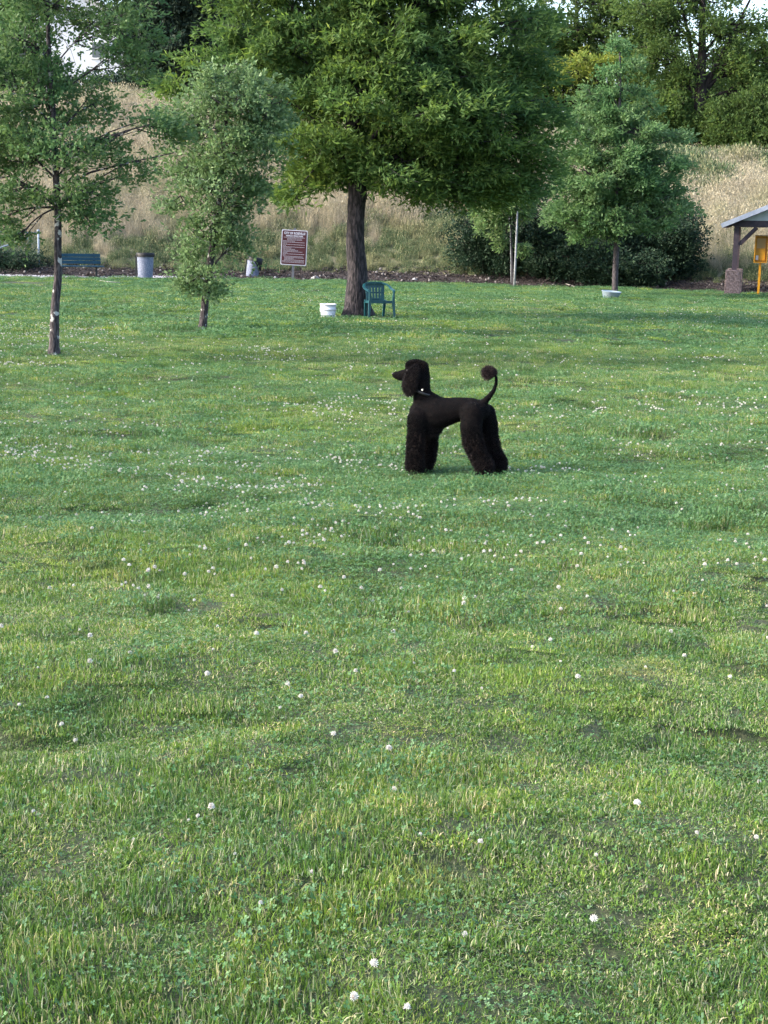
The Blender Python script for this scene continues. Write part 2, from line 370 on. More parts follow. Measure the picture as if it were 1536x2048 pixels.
def turf(name, X, Y, protos, label, seed, base):
    r = np.random.default_rng(seed); n = len(X)
    hgt = .5 * fbm(X * 1.1, Y * 2.0, 31, 3) + .5 * fbm(X * 3.1, Y * 3.6, 33, 2); hole = fbm(X * 1.9, Y * 3.4, 41, 2)
    sz = base * (.60 + .35 * sstep(.36, .50, hgt) + .55 * sstep(.52, .56, hgt)) * (1 - .3 * sstep(.60, .66, hole)) * r.uniform(.75, 1.3, n)
    dp = dip(X, Y); sz = sz * (1 - .15 * dp) * (1 + .55 * dip(X, Y - .13) * (1 - dp))
    sxy = base * r.uniform(.9, 1.15, n)
    cl = fbm(X * .35, Y * .45, 51, 3)
    dirt = 1.1 * np.exp(-((X + 11.6) / 2.2) ** 2 - ((Y - 48.6) / 1.3) ** 2) + .8 * np.exp(-((Y - 34.7 + .03 * X) / .2) ** 2) * ((X > -4.6) & (X < -1.3)) + .9*np.exp(-((X + .1) / .9) ** 2 - ((Y - 33.6) / .35) ** 2)
    keep = (r.random(n) > dirt * .95) & ~((X > -16) & (X < -6.6) & (Y > edge(X) - 1.1))
    idx = np.where(r.random(n) < (.04 + (.12 + .5 * sstep(.42, .62, cl) + .35 * sstep(9, 10.5, Y) * sstep(16, 13, Y)) * sstep(5.5, 10, Y)), 5 + r.integers(0, 3, n), np.clip((cl * -1 + .9 + r.normal(0, .25, n)) * 5, 0, 4.99).astype(int))
    P = np.stack([X, Y, H(X, Y) - .002], -1)
    return scatter(name, P[keep], (r.random(n) * 2 * PI)[keep], np.stack([sxy, sxy, sz], -1)[keep], idx[keep], protos, label, 'grass', seed=seed)
X, Y = jgrid(-5, 5, 2.6, 13, .115, rng); turf('lawn_grass', X, Y, near, 'short mown green lawn grass mixed with clover leaves in the foreground', 5, 0.92)
X, Y = jgrid(-9, 9, 12.8, 27, .165, rng); turf('lawn_grass', X, Y, near, 'short green lawn grass around the dog and out to the left tree', 6, 1.12)
X, Y = jgrid(-32, 32, 26.5, 56.5, .40, rng); k = Y < edge(X) - .05; turf('lawn_grass', X[k], Y[k], midp, 'far part of the green lawn under the big tree and up to the mulch', 7, 1.0)
X, Y = jgrid(-16, 16, 1, 27, .42, rng); k = (np.abs(X) > np.where(Y < 13, 4.9, 8.9)); turf('lawn_grass', X[k], Y[k], midp, 'green lawn grass at both sides of the view', 8, 1.0)

# clover flowers
def flower_mesh(seed, stem=True):
    r = random.Random(seed); V = []; F = []; Mi = []
    for k in range(46):         # florets round the head
        zf = 1 - 1.7 * (k + .5) / 46; a = k * 2.399; rr = math.sqrt(max(0, 1 - zf * zf))
        n = Vector((rr * math.cos(a), rr * math.sin(a), zf)); c = n * .0055 + Vector((0, 0, .052))
        s = n.orthogonal().normalized(); u = n.cross(s); L = r.uniform(.005, .0095)
        b = len(V); tipd = (n + Vector((0, 0, .35))).normalized()
        V += [c - s * .0016, c + s * .0016, c + s * .0011 + tipd * L, c - s * .0011 + tipd * L]
        V += [c - u * .0016, c + u * .0016, c + u * .0011 + tipd * L, c - u * .0011 + tipd * L]
        F += [(b, b + 1, b + 2, b + 3), (b + 4, b + 5, b + 6, b + 7)]; Mi += [0, 0]
    n0 = 8
    for i in range(5):          # core
        t = PI * i / 4
        for j in range(n0): V.append(Vector((.0062 * math.sin(t) * math.cos(2 * PI * j / n0), .0062 * math.sin(t) * math.sin(2 * PI * j / n0), .052 + .0062 * math.cos(t))))
    b = len(V) - 5 * n0
    for i in range(4):
        for j in range(n0): F.append((b + i * n0 + j, b + (i + 1) * n0 + j, b + (i + 1) * n0 + (j + 1) % n0, b + i * n0 + (j + 1) % n0)); Mi.append(0)
    b = len(V)
    for i in range(2):
        for j in range(4): V.append(Vector((.0012 * math.cos(PI * j / 2) + (.006 if i == 0 else 0), .0012 * math.sin(PI * j / 2), .0 + .048 * i)))
    for j in range(4): F.append((b + j, b + (j + 1) % 4, b + 4 + (j + 1) % 4, b + 4 + j)); Mi.append(1)
    return fast_mesh('clover_flower', np.array([tuple(v) for v in V]), F, [M_petal, M_stem], midx=Mi)
FM = [flower_mesh(i) for i in range(4)]
rf = np.random.default_rng(77)
X = rf.uniform(-17, 17, 400000); Y = rf.uniform(3, 48, 400000)
dens = 5.5 + 190 * np.exp(-((Y - 12.3) / 2.6) ** 2) * sstep(.42, .66, fbm(X * .4, Y * .3, 61, 3)) * sstep(.35, .65, fbm(X * 1.6, Y * 1.6, 69, 2)) + 34 * sstep(7.5, 9, Y) * sstep(16, 12, Y) * sstep(.45,.7,fbm(X*.8,Y*.8,67,2)) \
     + 60 * sstep(14, 18, Y) * sstep(.5, .68, fbm(X * .3, Y * .25, 63, 3))
dens = dens * (1 - .75 * sstep(22, 34, Y))
k = rf.random(400000) < dens * (34 * 45 / 400000.0)
X, Y = X[k], Y[k]
inf = (np.abs(X) < Y * .262)
order = np.argsort(np.where(inf, Y, 1e6))
ind = order[:300]; rest = order[300:]
SC = rf.uniform(.45, 1.0, len(X)) * (1 - .15 * sstep(8, 11, Y))
for i in ind:
    o = link('clover_flower', FM[int(rf.integers(0, 4))], None, (X[i], Y[i], Hs(X[i], Y[i]) - .004))
    o.rotation_euler = (rf.normal(0, .2), rf.normal(0, .2), rf.random() * 6.28); s = float(SC[i]); o.scale = (s, s, min(s, 1.05))
    tag(o, 'small round white clover flower head standing in the near lawn grass', 'flower', 'white clover flowers in the near lawn')
scatter('clover_flowers', np.stack([X[rest], Y[rest], H(X[rest], Y[rest])], -1), rf.random(len(rest)) * 6.28, SC[rest] * np.clip(Y[rest] / 14, 1, 1.3), rf.integers(0, 4, len(rest)), FM,
    'countless tiny white clover flowers speckling the lawn farther off', 'flowers', tilt=.2)

# tall dry grass on the bank
def seedheads(rng, n, R, h0, h1, s):
    r = R * np.sqrt(rng.random(n)); a = rng.random(n) * 2 * PI; z = rng.uniform(h0, h1, n)
    C = np.stack([r * np.cos(a), r * np.sin(a), z], -1); d = rng.random(n) * 2 * PI
    D = np.stack([np.cos(d) * .4, np.sin(d) * .4, np.ones(n)], -1); Sd = np.stack([-np.sin(d), np.cos(d), 0 * d], -1)
    L = s * rng.uniform(.6, 1.3, n)[:, None]
    V = np.stack([C, C + D * L * .5 + Sd * L * .16, C + D * L, C + D * L * .5 - Sd * L * .16], 1).reshape(-1, 3)
    o = np.arange(n)[:, None] * 4
    return V, o + np.array([0, 1, 2, 3]), np.repeat(rng.random(n), 4)
dry = []
for k in range(4):
    V, F, R_, Mi = merge([(blades(rng, 330, .42, .30, .95, .008, .20, 0), 0), (seedheads(rng, 90, .42, .45, 1.0, .07), 0)])
    dry.append(fast_mesh('dry_tuft_%d' % k, V, F, [G_STRAW], {'rnd': R_}, midx=Mi))
wd = []
for k in range(4):
    V, F, R_, Mi = merge([(blades(rng, 240, .42, .25, .65, .018, .45, .2), 0), (seedheads(rng, 200, .42, .1, .6, .08), 0)])
    wd.append(fast_mesh('weed_tuft_%d' % k, V, F, [G_WEED], {'rnd': R_}, midx=Mi))
X, Y = jgrid(-42, 42, 56, 88, .40, rng)
k = Y > mulch_end(X) + .1; X, Y = X[k], Y[k]
hh = H(X, Y) ; rel = hh / crest_h(X)
green = sstep(.36 - .12 * sstep(-4, -8, X), .08, rel + .22 * (fbm(X * .4, Y * .4, 71, 3) - .5) - .10*sstep(-4,2,X)*sstep(8,4,X)) + .9 * sstep(.5, .8, rel) * sstep(8, 13, X) * sstep(.3, .45, fbm(X * .3, Y * .3, 73, 2)) * sstep(84,81,Y)
isg = rng.random(len(X)) < green
low = np.clip(.55 + .5 * sstep(.05, .3, rel), .5, 1.05)
sc = rng.uniform(.7, 1.25, len(X)) * low * (1 + .7 * isg * sstep(.5, .8, rel)) * (.7 + .6 * fbm(X * .5, Y * .5, 79, 2))
Pn = np.stack([X, Y, hh - .03], -1)
scatter('dry_bank_grass', Pn[~isg], rng.random((~isg).sum()) * 6.28, sc[~isg], rng.integers(0, 4, (~isg).sum()), dry, 'tall dry straw coloured grass covering the bank behind the lawn', 'dry grass')
scatter('green_bank_weeds', Pn[isg], rng.random(isg.sum()) * 6.28, sc[isg], rng.integers(0, 4, isg.sum()), wd, 'green and grey weeds growing along the foot of the bank', 'weeds')
# mulch chips
chips = []
M_chip = mat('wood_chips', (.055, .044, .044), .9, noise=((.03, .023, .024), 3, .4, .6)); M_peb = mat('pale_pebbles', (.22, .20, .20), .85, noise=((.2, .18, .17), 20, .4, .6))
for k in range(4):
    r = random.Random(k); bm = bmesh.new()
    for _ in range(26):
        a = r.random() * 6.28; l = r.uniform(.03, .13); p = Vector((r.uniform(-.3, .3), r.uniform(-.3, .3), r.uniform(.0, .05)))
        bar(bm, p, p + Vector((math.cos(a) * l, math.sin(a) * l, r.uniform(-.03, .05))), r.uniform(.015, .04), .012)
    for _ in range(1):
        bmesh.ops.create_icosphere(bm, subdivisions=1, radius=r.uniform(.015, .045), matrix=Matrix.Translation((r.uniform(-.3, .3), r.uniform(-.3, .3), .01)))
    me = bpy.data.meshes.new('chip_pile'); bm.to_mesh(me); bm.free(); me.materials.append(M_chip); me.materials.append(M_peb)
    for p in me.polygons:
        if len(p.vertices) == 3: p.material_index = 1
    chips.append(me)
X, Y = jgrid(-30, 30, 50, 61, .33, rng); k = (Y > edge(X) - .15) & (Y < mulch_end(X) + .8); X, Y = X[k], Y[k]
scatter('mulch_chips', np.stack([X, Y, H(X, Y)], -1), rng.random(len(X)) * 6.28, rng.uniform(.7, 1.3, len(X)), rng.integers(0, 4, len(X)), chips, 'brown wood chips and pebbles lying between lawn and bank', 'mulch')

# ------------------------------------------------------------------ trees
def np_tubes(lines, n=6):
    Vs, Fs = [], []; o = 0
    for pts, rr in lines:
        P = np.array([tuple(p) for p in pts], float); rr = np.asarray(rr, float); m_ = len(P)
        d = np.gradient(P, axis=0); d /= np.linalg.norm(d, axis=1)[:, None] + 1e-9
        a = np.where(np.abs(d[:, :1]) < .8, np.array([[1., 0, 0]]), np.array([[0, 1., 0]]))
        s = np.cross(d, a); s /= np.linalg.norm(s, axis=1)[:, None] + 1e-9; u = np.cross(d, s)
        t = np.arange(n) * 2 * PI / n
        V = P[:, None] + (s[:, None] * np.cos(t)[None, :, None] + u[:, None] * np.sin(t)[None, :, None]) * rr[:, None, None]
        i = np.arange(m_ - 1)[:, None] * n + np.arange(n)[None]; j = np.arange(m_ - 1)[:, None] * n + (np.arange(n)[None] + 1) % n
        Fs.append(np.stack([i, j, j + n, i + n], -1).reshape(-1, 4) + o); Vs.append(V.reshape(-1, 3)); o += m_ * n
    return np.concatenate(Vs), np.concatenate(Fs)
def curve_pts(a, b, sag, n, r):
    a = Vector(a); b = Vector(b); out = []
    off = Vector((r.normal(0, 1), r.normal(0, 1), r.normal(0, .6))) * (b - a).length * .07
    for i in range(n + 1):
        t = i / n; p = a.lerp(b, t); p += off * math.sin(PI * t); p.z += sag * math.sin(PI * t); out.append(p)
    return out
def leaves(C, Dir, r, per, L, Wd, spread):
    """sprays of narrow leaves radiating from the points C"""
    n = len(C); C = np.repeat(C, per, 0); Dir = np.repeat(Dir, per, 0); N = n * per
    D = Dir + r.normal(0, spread, (N, 3)); D /= np.linalg.norm(D, axis=1)[:, None]
    Q = r.normal(0, 1, (N, 3)); Q = np.cross(D, Q); Q /= np.linalg.norm(Q, axis=1)[:, None]
    l = (L * r.uniform(.6, 1.3, N))[:, None]; w = Wd * r.uniform(.7, 1.3, N)[:, None]
    B = C + r.normal(0, L * .35, (N, 3))
    V = np.stack([B, B + D * l * .45 + Q * w, B + D * l, B + D * l * .5 - Q * w], 1).reshape(-1, 3)
    o = np.arange(N)[:, None] * 4
    return V, o + np.array([0, 1, 2, 3]), np.repeat(np.clip(np.repeat(r.random(n), per) * .5 + r.random(N) * .5, 0, 1), 4)
def tree(name, label, cat, trunk, lobes, Y0, kpm, bark, leafm, seed, clump=.45, flat=.55, dens=1.0, sprays=26, per=5, L=.11, Wd=.018, spread=.55,
         group=None, limbs=True, twig=.012, shell=.45, droop=0.0, extra=None, flare=1.5, rootflare=True, twigs=True, base=None):
    """trunk: list of (px, py, radius_px) from the ground up; lobes: (px, py, rx_px, ry_px, depth offset m, depth radius m, relative amount)"""
    r = np.random.default_rng(seed)
    T = [at(px, py, Y0) for px, py, _ in trunk]; TR = [q / kpm for _, _, q in trunk]
    if base is None: base = Vector((T[0].x, Y0, Hs(T[0].x, Y0)))
    T[0].z = base.z - .12
    root = thing(name, base, label, cat, group)
    # smooth trunk
    P, RR = [], []
    for i in range(len(T) - 1):
        for s in range(5):
            t = s / 5; p = T[i].lerp(T[i + 1], t) - base; P.append(p); RR.append(TR[i] * (1 - t) + TR[i + 1] * t)
    P.append(T[-1] - base); RR.append(TR[-1])
    for i, p in enumerate(P): p.x += .07 * TR[0] * math.sin(i * .9 + seed); p.y += .07 * TR[0] * math.cos(i * .7 + seed)
    nst = 14
    Vt, Ft = np_tubes([(P, RR)], nst)
    zz = Vt[:, 2]; ang = np.tile(np.arange(nst), len(P)) * 2 * PI / nst
    cen = np.repeat(np.array([tuple(p) for p in P]), nst, 0)
    fl = 1 + (flare - 1) * np.exp(-np.clip(zz, 0, 99) / (TR[0] * 1.4)) * (1 + .45 * np.sin(ang * 3 + seed) + .25 * np.sin(ang * 5 + 2)) + .06 * np.sin(ang * 4 + zz * 2)
    Vt = cen + (Vt - cen) * np.stack([fl, fl, np.ones_like(fl)], -1)
    tubes = []; C_all = []; D_all = []
    zcr = min((at(l[0], l[1], Y0 + l[4]) - base).z for l in lobes) + (.5 if kpm > 85 else 0)
    top = P[-1]
    axis = np.array([tuple(p) for p in P]); axr = np.array(RR)
    for li, (px, py, rx, ry, dy, rd, amt) in enumerate(lobes):
        c = at(px, py, Y0 + dy) - base; kx = kpm * Y0 / (Y0 + dy)
        ex, ez = rx / kx, ry / kx
        # limb from the trunk below this lobe
        zt = c.z - .5 * math.hypot(c.x - 0, c.y) - .3 * ez
        zt = max(zt, zcr); j = int(np.argmin(np.abs(axis[:, 2] - zt))); j = max(j, int(len(P) * .25))
        if limbs:
            rb = min(axr[j] * .38, max(.015, .06 * max(ex, ez)))
            pts = curve_pts(axis[j], c + Vector((0, 0, .25 * ez)), .12 * math.hypot(c.x, c.y), 6, r); rr = np.linspace(rb, rb * .35, 7); tubes.append((pts, rr))
            limb = np.array([tuple(p) for p in pts])
        else: limb = axis[j:j + 1]
        vol = ex * ez * rd
        nc = max(4, int(2.5 * dens * amt * 4.2 * vol / (clump ** 3 * flat * 4.2) ** .93))
        u = r.normal(0, 1, (nc, 3)); u /= np.linalg.norm(u, axis=1)[:, None]; q = r.random(nc) ** shell
        cc = np.array(tuple(c)) + u * q[:, None] * np.array([ex, rd, ez])
        cc += r.normal(0, .10, cc.shape) * np.array([ex, ex, max(ez, ex * .45)])
        for k_ in range(nc):
            p = cc[k_]; s_ = clump * r.uniform(.55, 1.35); n = int(sprays * r.uniform(.6, 1.3))
            g = r.normal(0, .5, (n, 3)) * np.array([s_, s_, s_ * flat])
            out = g / (s_ + 1e-6); outw = p - np.array([axis[j][0], axis[j][1], p[2]]); outw = outw / (np.linalg.norm(outw) + .3)
            C_all.append(p + g + outw * s_ * .3 - np.array([0, 0, 1]) * (np.linalg.norm(g[:, :2], axis=1) ** 2 * .25)[:, None])
            D_all.append(out * .9 + outw * .7 + np.array([0, 0, .25 - droop]))
            if twigs:
                a = limb[int(r.integers(max(0, len(limb) // 2 - 1), len(limb)))]
                tubes.append((curve_pts(a, p, .0, 4, r), np.linspace(twig * 1.6, twig * .5, 5)))
                for _ in range(2):
                    e_ = p + g[int(r.integers(0, n))] * 1.2
                    tubes.append((curve_pts(p, e_, .0, 2, r), np.linspace(twig * .6, twig * .3, 3)))
    if extra:
        for pl, r0 in extra:
            pts = [at(a, b, Y0 + d_) - base for a, b, d_ in pl]; tubes.append((pts, np.linspace(r0, r0 * .3, len(pts))))
    V2, F2 = np_tubes(tubes, 5)
    Vt, Ft = np.concatenate([Vt, V2]), np.concatenate([Ft, F2 + len(Vt)])
    link('trunk', fast_mesh('trunk', Vt, Ft, bark, smooth=True), root)
    C_all = np.concatenate(C_all); D_all = np.concatenate(D_all)
    V, F, R_ = leaves(C_all, D_all, r, per, L, Wd, spread)
    link('crown', fast_mesh('crown', V, F, leafm, {'rnd': R_}), root)
    print('tree', name, seed, 'leaves', len(F), 'at', tuple(round(v, 1) for v in base))
    return root
def dist(px, py): return ground(px, py).y

# left live oak
Y0 = dist(105, 712); k0 = FPX / Y0
tree('oak_tree', 'young oak with pale lichen on its leaning trunk, nearest the camera at the left', 'tree',
    [(106, 712, 9.5), (109, 640, 8.6), (115, 560, 7.8), (117, 470, 7.4), (111, 330, 6.4), (104, 200, 5), (96, 60, 4), (90, -120, 3)],
    [(40, 380, 62, 40, -.2, .9, 1), (190, 395, 70, 45, .1, .9, 1), (60, 300, 85, 55, .2, 1.1, 1), (165, 300, 80, 50, -.3, 1, 1), (-30, 250, 70, 80, .2, 1, 1),
     (75, 190, 105, 65, .1, 1.2, 1), (200, 215, 55, 45, .2, .7, .8), (35, 95, 85, 70, .1, 1.1, 1), (230, 60, 75, 60, -.1, .9, .9), (245, 120, 55, 40, .3, .6, .8), (110, 20, 80, 40, 0, 1, .8),
     (60, -70, 120, 70, 0, 1.2, .9), (230, -50, 80, 60, 0, 1, .8), (130, -170, 110, 60, 0, 1.1, .8), (265, 330, 35, 28, 0, .4, .7), (300, 245, 40, 26, -.1, .4, .6), (330, 262, 26, 26, 0, .3, .7), (15, 440, 55, 28, 0, .5, .8),
     (38, 478, 16, 14, -.2, .2, .8), (165, 435, 38, 20, .1, .4, .8), (-90, 350, 60, 60, 0, .9, .8), (-80, 120, 70, 90, 0, 1, .8)],
    Y0, k0, M_bark_l, L_LEFT, 11, clump=.30, dens=.62, sprays=30, per=5, L=.075, Wd=.017, spread=.7, twig=.007, flare=1.45,
    extra=[([(118, 380, 0), (180, 345, -.1), (260, 325, 0), (350, 305, 0)], .022), ([(118, 330, 0), (190, 290, 0), (250, 262, 0), (330, 240, 0)], .018), ([(120, 430, 0), (150, 438, 0), (185, 455, 0)], .014)])
# narrow pale oak
Y0 = dist(402, 660); k0 = FPX / Y0
tree('oak_tree', 'slim pale green oak leafy almost to the ground, between the two bins', 'tree',
    [(402, 660, 7.5), (412, 590, 7), (422, 510, 7), (440, 380, 6), (452, 250, 4), (450, 130, 2.5)],
    [(455, 155, 45, 40, 0, .5, .9), (440, 210, 75, 55, 0, .8, 1), (520, 230, 55, 50, .1, .7, 1), (490, 190, 60, 50, .2, .7, 1), (395, 260, 55, 50, -.1, .6, 1), (470, 300, 75, 60, 0, .9, 1.1), (430, 370, 65, 60, 0, .8, 1.1), (500, 380, 50, 55, .1, .6, 1),
     (370, 340, 45, 45, 0, .5, .7), (360, 400, 40, 30, 0, .4, .7), (450, 440, 60, 45, 0, .7, 1.1), (400, 480, 45, 45, 0, .6, 1), (470, 490, 38, 35, .1, .5, .9), (375, 540, 32, 28, 0, .4, .8), (425, 545, 30, 35, 0, .4, .9), (365, 575, 20, 12, 0, .3, .6), (420, 590, 18, 16, 0, .25, .7), (345, 225, 30, 25, 0, .3, .4), (560, 215, 25, 40, 0, .4, .7)],
    Y0, k0, M_bark_l, L_SLIM, 12, clump=.30, dens=.72, sprays=26, per=5, L=.085, Wd=.021, spread=.8, twig=.008, flare=1.25)
# big central oak
Y0 = dist(712, 634); k0 = FPX / Y0
tree('oak_tree', 'large spreading oak with a thick dark trunk behind the green chair', 'tree',
    [(711, 634, 20), (714, 590, 19.5), (713, 520, 18.5), (710, 440, 17.5), (716, 395, 19), (708, 300, 15), (706, 150, 11), (716, 0, 8), (730, -160, 5)],
    [(610, 350, 60, 38, 0, .9, 1), (660, 290, 110, 50, -.6, 1.3, 1), (590, 255, 60, 35, -.2, .8, 1), (800, 330, 100, 60, -.4, 1.4, 1), (900, 340, 90, 62, 0, 1.3, 1.1), (1000, 345, 85, 55, .2, 1.1, 1), (1060, 280, 65, 65, 0, 1, .9),
     (960, 240, 120, 70, -.3, 1.6, 1), (840, 215, 110, 70, -1.1, 1.3, 1), (720, 200, 100, 60, -.9, 1.4, .9), (610, 170, 90, 55, .2, 1.3, .9), (520, 120, 90, 50, .1, 1.1, .8), (450, 60, 70, 35, .1, .8, .8), (420, 130, 50, 22, 0, .6, .7), (375, 175, 40, 14, 0, .4, .6),
     (600, 70, 110, 60, .3, 1.4, .9), (760, 90, 110, 80, -.6, 1.5, 1), (900, 110, 120, 80, -.2, 1.5, 1), (1010, 60, 95, 55, .2, 1.2, .8), (1050, 150, 60, 50, .3, 1, .8), (1090, 210, 45, 45, 0, .7, .7), (480, -20, 90, 50, .2, 1.2, .8), (640, -40, 130, 70, .1, 1.6, .9), (820, -40, 130, 80, 0, 1.7, .9), (980, -40, 110, 60, .2, 1.4, .8),
     (720, -150, 160, 70, 0, 1.8, .8), (900, 385, 90, 25, .3, .9, 1.3), (820, 385, 50, 22, .2, .9, 1.3), (990, 390, 80, 28, .4, .9, 1.2), (1060, 375, 60, 35, .6, .7, 1), (660, 340, 80, 40, .8, .9, 1.2), (780, 300, 90, 50, .9, 1, 1.2), (590, 392, 40, 20, .2, .5, .7), (650, 365, 50, 25, .2, .6, .8), (700, 260, 90, 60, 1.2, 1, .9), (860, 260, 120, 80, 1.6, 1.2, .9), (740, 60, 150, 90, 1.5, 1.5, .9)],
    Y0, k0, M_bark, L_OAK, 13, clump=.40, flat=.42, dens=.42, sprays=34, per=5, L=.165, Wd=.021, spread=.8, twig=.012, flare=1.75, droop=.15)
# right young oak
Y0 = dist(1229, 592); k0 = FPX / Y0
tree('oak_tree', 'young broad oak with a pale bowl at the foot of its thin trunk', 'tree',
    [(1229, 592, 6), (1232, 520, 5.5), (1235, 440, 5), (1238, 300, 4), (1240, 180, 2.5), (1240, 90, 1.2)],
    [(1150, 425, 60, 22, 0, 1.1, 1), (1110, 435, 30, 14, .1, .5, .8), (1310, 430, 70, 26, 0, 1.1, 1), (1230, 450, 90, 24, -.3, 1.2, 1), (1165, 470, 32, 12, 0, .5, .7), (1180, 375, 75, 24, -.4, 1.3, 1), (1300, 372, 68, 28, 0, 1.3, 1), (1355, 400, 32, 26, 0, .7, .8), (1245, 400, 80, 26, .4, 1.3, 1),
     (1140, 335, 34, 18, .1, .7, .8), (1210, 322, 85, 24, -.2, 1.3, 1), (1300, 312, 58, 22, .1, 1.1, .9), (1350, 335, 22, 14, 0, .4, .6), (1250, 350, 70, 20, .5, 1, .9), (1185, 272, 62, 22, 0, 1.1, 1), (1275, 262, 62, 20, -.1, 1, 1), (1340, 272, 26, 10, 0, .4, .6), (1150, 245, 26, 12, 0, .5, .6),
     (1215, 222, 66, 20, .1, 1, 1), (1300, 215, 34, 12, 0, .6, .7), (1180, 190, 38, 14, 0, .6, .8), (1255, 178, 46, 16, 0, .7, .9), (1225, 145, 26, 12, 0, .4, .7), (1262, 128, 18, 10, 0, .3, .6), (1240, 95, 9, 26, 0, .18, .6)],
    Y0, k0, M_bark_g, L_MAPLE, 14, clump=.34, flat=.48, dens=.55, sprays=28, per=5, L=.14, Wd=.028, spread=.8, twig=.01, flare=1.15, limbs=True)
# sapling with stakes
Y0 = dist(1026, 576) + .5; k0 = FPX / Y0
tree('sapling', 'small staked sapling with light drooping leaves in front of the dark shrubs', 'tree',
    [(1026, 576, 1.6), (1024, 500, 1.5), (1020, 430, 1.3), (1024, 400, 1)],
    [(985, 425, 38, 20, 0, .5, 1), (1020, 405, 45, 20, 0, .6, 1), (1058, 420, 30, 18, 0, .4, .8), (975, 450, 18, 14, 0, .3, .7), (1043, 490, 10, 22, 0, .2, .9), (1000, 460, 20, 14, 0, .3, .6), (1005, 485, 12, 6, 0, .15, .7)],
    Y0, k0, M_bark_g, L_SAP, 15, clump=.22, flat=.6, dens=.9, sprays=14, per=6, L=.17, Wd=.025, spread=.6, twig=.006, flare=1.0, droop=.4)
M_stake = mat('weathered_pole', (.26, .28, .31), .8, noise=((.18, .19, .21), 8, .4, .6))
for a, b, lab, rr in (((1028, 576), (1035, 422), 'thick straight grey wooden pole propping the sapling', .042), ((1023, 570), (1018, 425), 'thin crooked grey stake left of the sapling pole', .022)):
    bm = bmesh.new(); p0 = ground(*a); p0.y -= .12 if rr > .03 else -.15; p1 = at(b[0], b[1], p0.y); p0z = Vector((p0.x, p0.y, Hs(p0.x, p0.y)))
    mid = (p1 - p0z) * .5 + Vector((.02 if rr < .03 else 0, 0, 0)); e = p1 - p0z
    pts = [Vector((0, 0, -.1)), mid * .5, mid, mid * 1.5, e]
    if rr < .03: pts += [e + Vector((.05, 0, .2))]
    tube(bm, pts, [rr * (1 - .06 * i) for i in range(len(pts))], 8)
    o = bm_obj('stake', bm, M_stake, None, True); o.location = p0z; tag(o, lab, 'stake')

# shrubs and trees further back
def shrub(label, px, base_y, w, h, Y, leafm, seed, L=.12, dens=.8, cat='shrub', clump=.4, name='shrub', group=None, lobes=None, **kw):
    kk = FPX / Y; base = at(px, base_y, Y); base.z = Hs(base.x, Y)
    y0 = base_y
    if lobes is None:
        rr = random.Random(seed); lobes = []
        for i in range(7):
            lobes.append((px + rr.uniform(-.32, .32) * w, y0 - h * rr.uniform(.22, .68), w * rr.uniform(.22, .34), h * rr.uniform(.22, .36), rr.uniform(-.5, .5), w / kk * rr.uniform(.2, .3), 1))
        lobes.append((px, y0 - h * .22, w * .48, h * .25, 0, w / kk * .35, 1))
    return tree(name, label, cat, [(px, base_y, 3), (px + 2, y0 - h * .3, 2.5), (px, y0 - h * .6, 1.5)], lobes, Y, kk, M_bark_b, leafm, seed, clump=clump, flat=.7, dens=dens, sprays=26, per=4, L=L, Wd=L * .24,
        spread=.8, twig=.012, flare=1.0, base=base, **kw)
shrub('big dark green shrub left of the staked sapling', 960, 545, 120, 140, 58.3, L_BUSH, 21)
shrub('tall dark shrub behind the staked sapling pole', 1055, 560, 170, 185, 57.6, L_BUSH, 22)
shrub('broad dark shrub directly behind the young oak trunk', 1175, 572, 180, 190, 57.0, L_BUSH, 23)
shrub('dark shrub at the right end of the row, nearest the shelter', 1320, 575, 170, 165, 57.2, L_BUSH, 24)
shrub('dark undergrowth shrub filling the gap under the young oak', 1255, 575, 170, 130, 56.2, L_BUSH, 25)
shrub('reddish withered bush poking out under the big oak at its right', 955, 420, 60, 60, 62, L_DEAD, 26, dens=.3)
shrub('low spreading dark green shrub under the wire fence', 20, 545, 150, 55, 56.5, L_BUSH, 27, L=.09, clump=.3)
shrub('low dark green shrub just behind the blue bench', 190, 545, 120, 42, 60, L_BUSH, 28, L=.09, clump=.3)
shrub('dark weedy shrub between the blue bench and the nearer bin', 245, 548, 70, 50, 60, L_BUSH, 29, L=.09, clump=.3)
shrub('small dark shrub right of the bin with the level black liner', 335, 548, 60, 45, 60.5, L_BUSH, 30, L=.09, clump=.3)
shrub('small dark shrub between the far bin and the sign', 545, 545, 70, 36, 61, L_BUSH, 31, L=.09, clump=.3)

def backtree(label, px, base_y, Y, trunkr, lobes, leafm, seed, L=.26, dens=.8, name='background_tree', bark=M_bark_b, **kw):
    kk = FPX / Y; base = at(px, base_y, Y); base.z = Hs(base.x, Y)
    topy = min(l[1] for l in lobes)
    tr = [(px, base_y, trunkr), (px + 6, base_y - (base_y - topy) * .4, trunkr * .75), (px + 2, topy, trunkr * .3)]
    kw.setdefault('clump', .8)
    return tree(name, label, 'tree', tr, lobes, Y, kk, bark, leafm, seed, flat=.6, dens=dens, sprays=26, per=4, L=L, Wd=L * .22, spread=.8, twig=.03, flare=1.2, base=base, group='trees on top of the bank', **kw)
backtree('very dark dense evergreen tree on the bank above the slim oak', 370, 185, 92, 12, [(370, 110, 110, 75, 0, 3, 1.1), (300, 60, 80, 70, 0, 2.5, 1), (430, 60, 90, 80, 0, 2.5, 1), (360, -10, 120, 80, 0, 3, 1), (330, 140, 80, 40, -1, 2, 1), (430, 140, 80, 40, -1, 2, 1), (390, -110, 110, 70, 0, 3, .9)], L_DARK, 41)
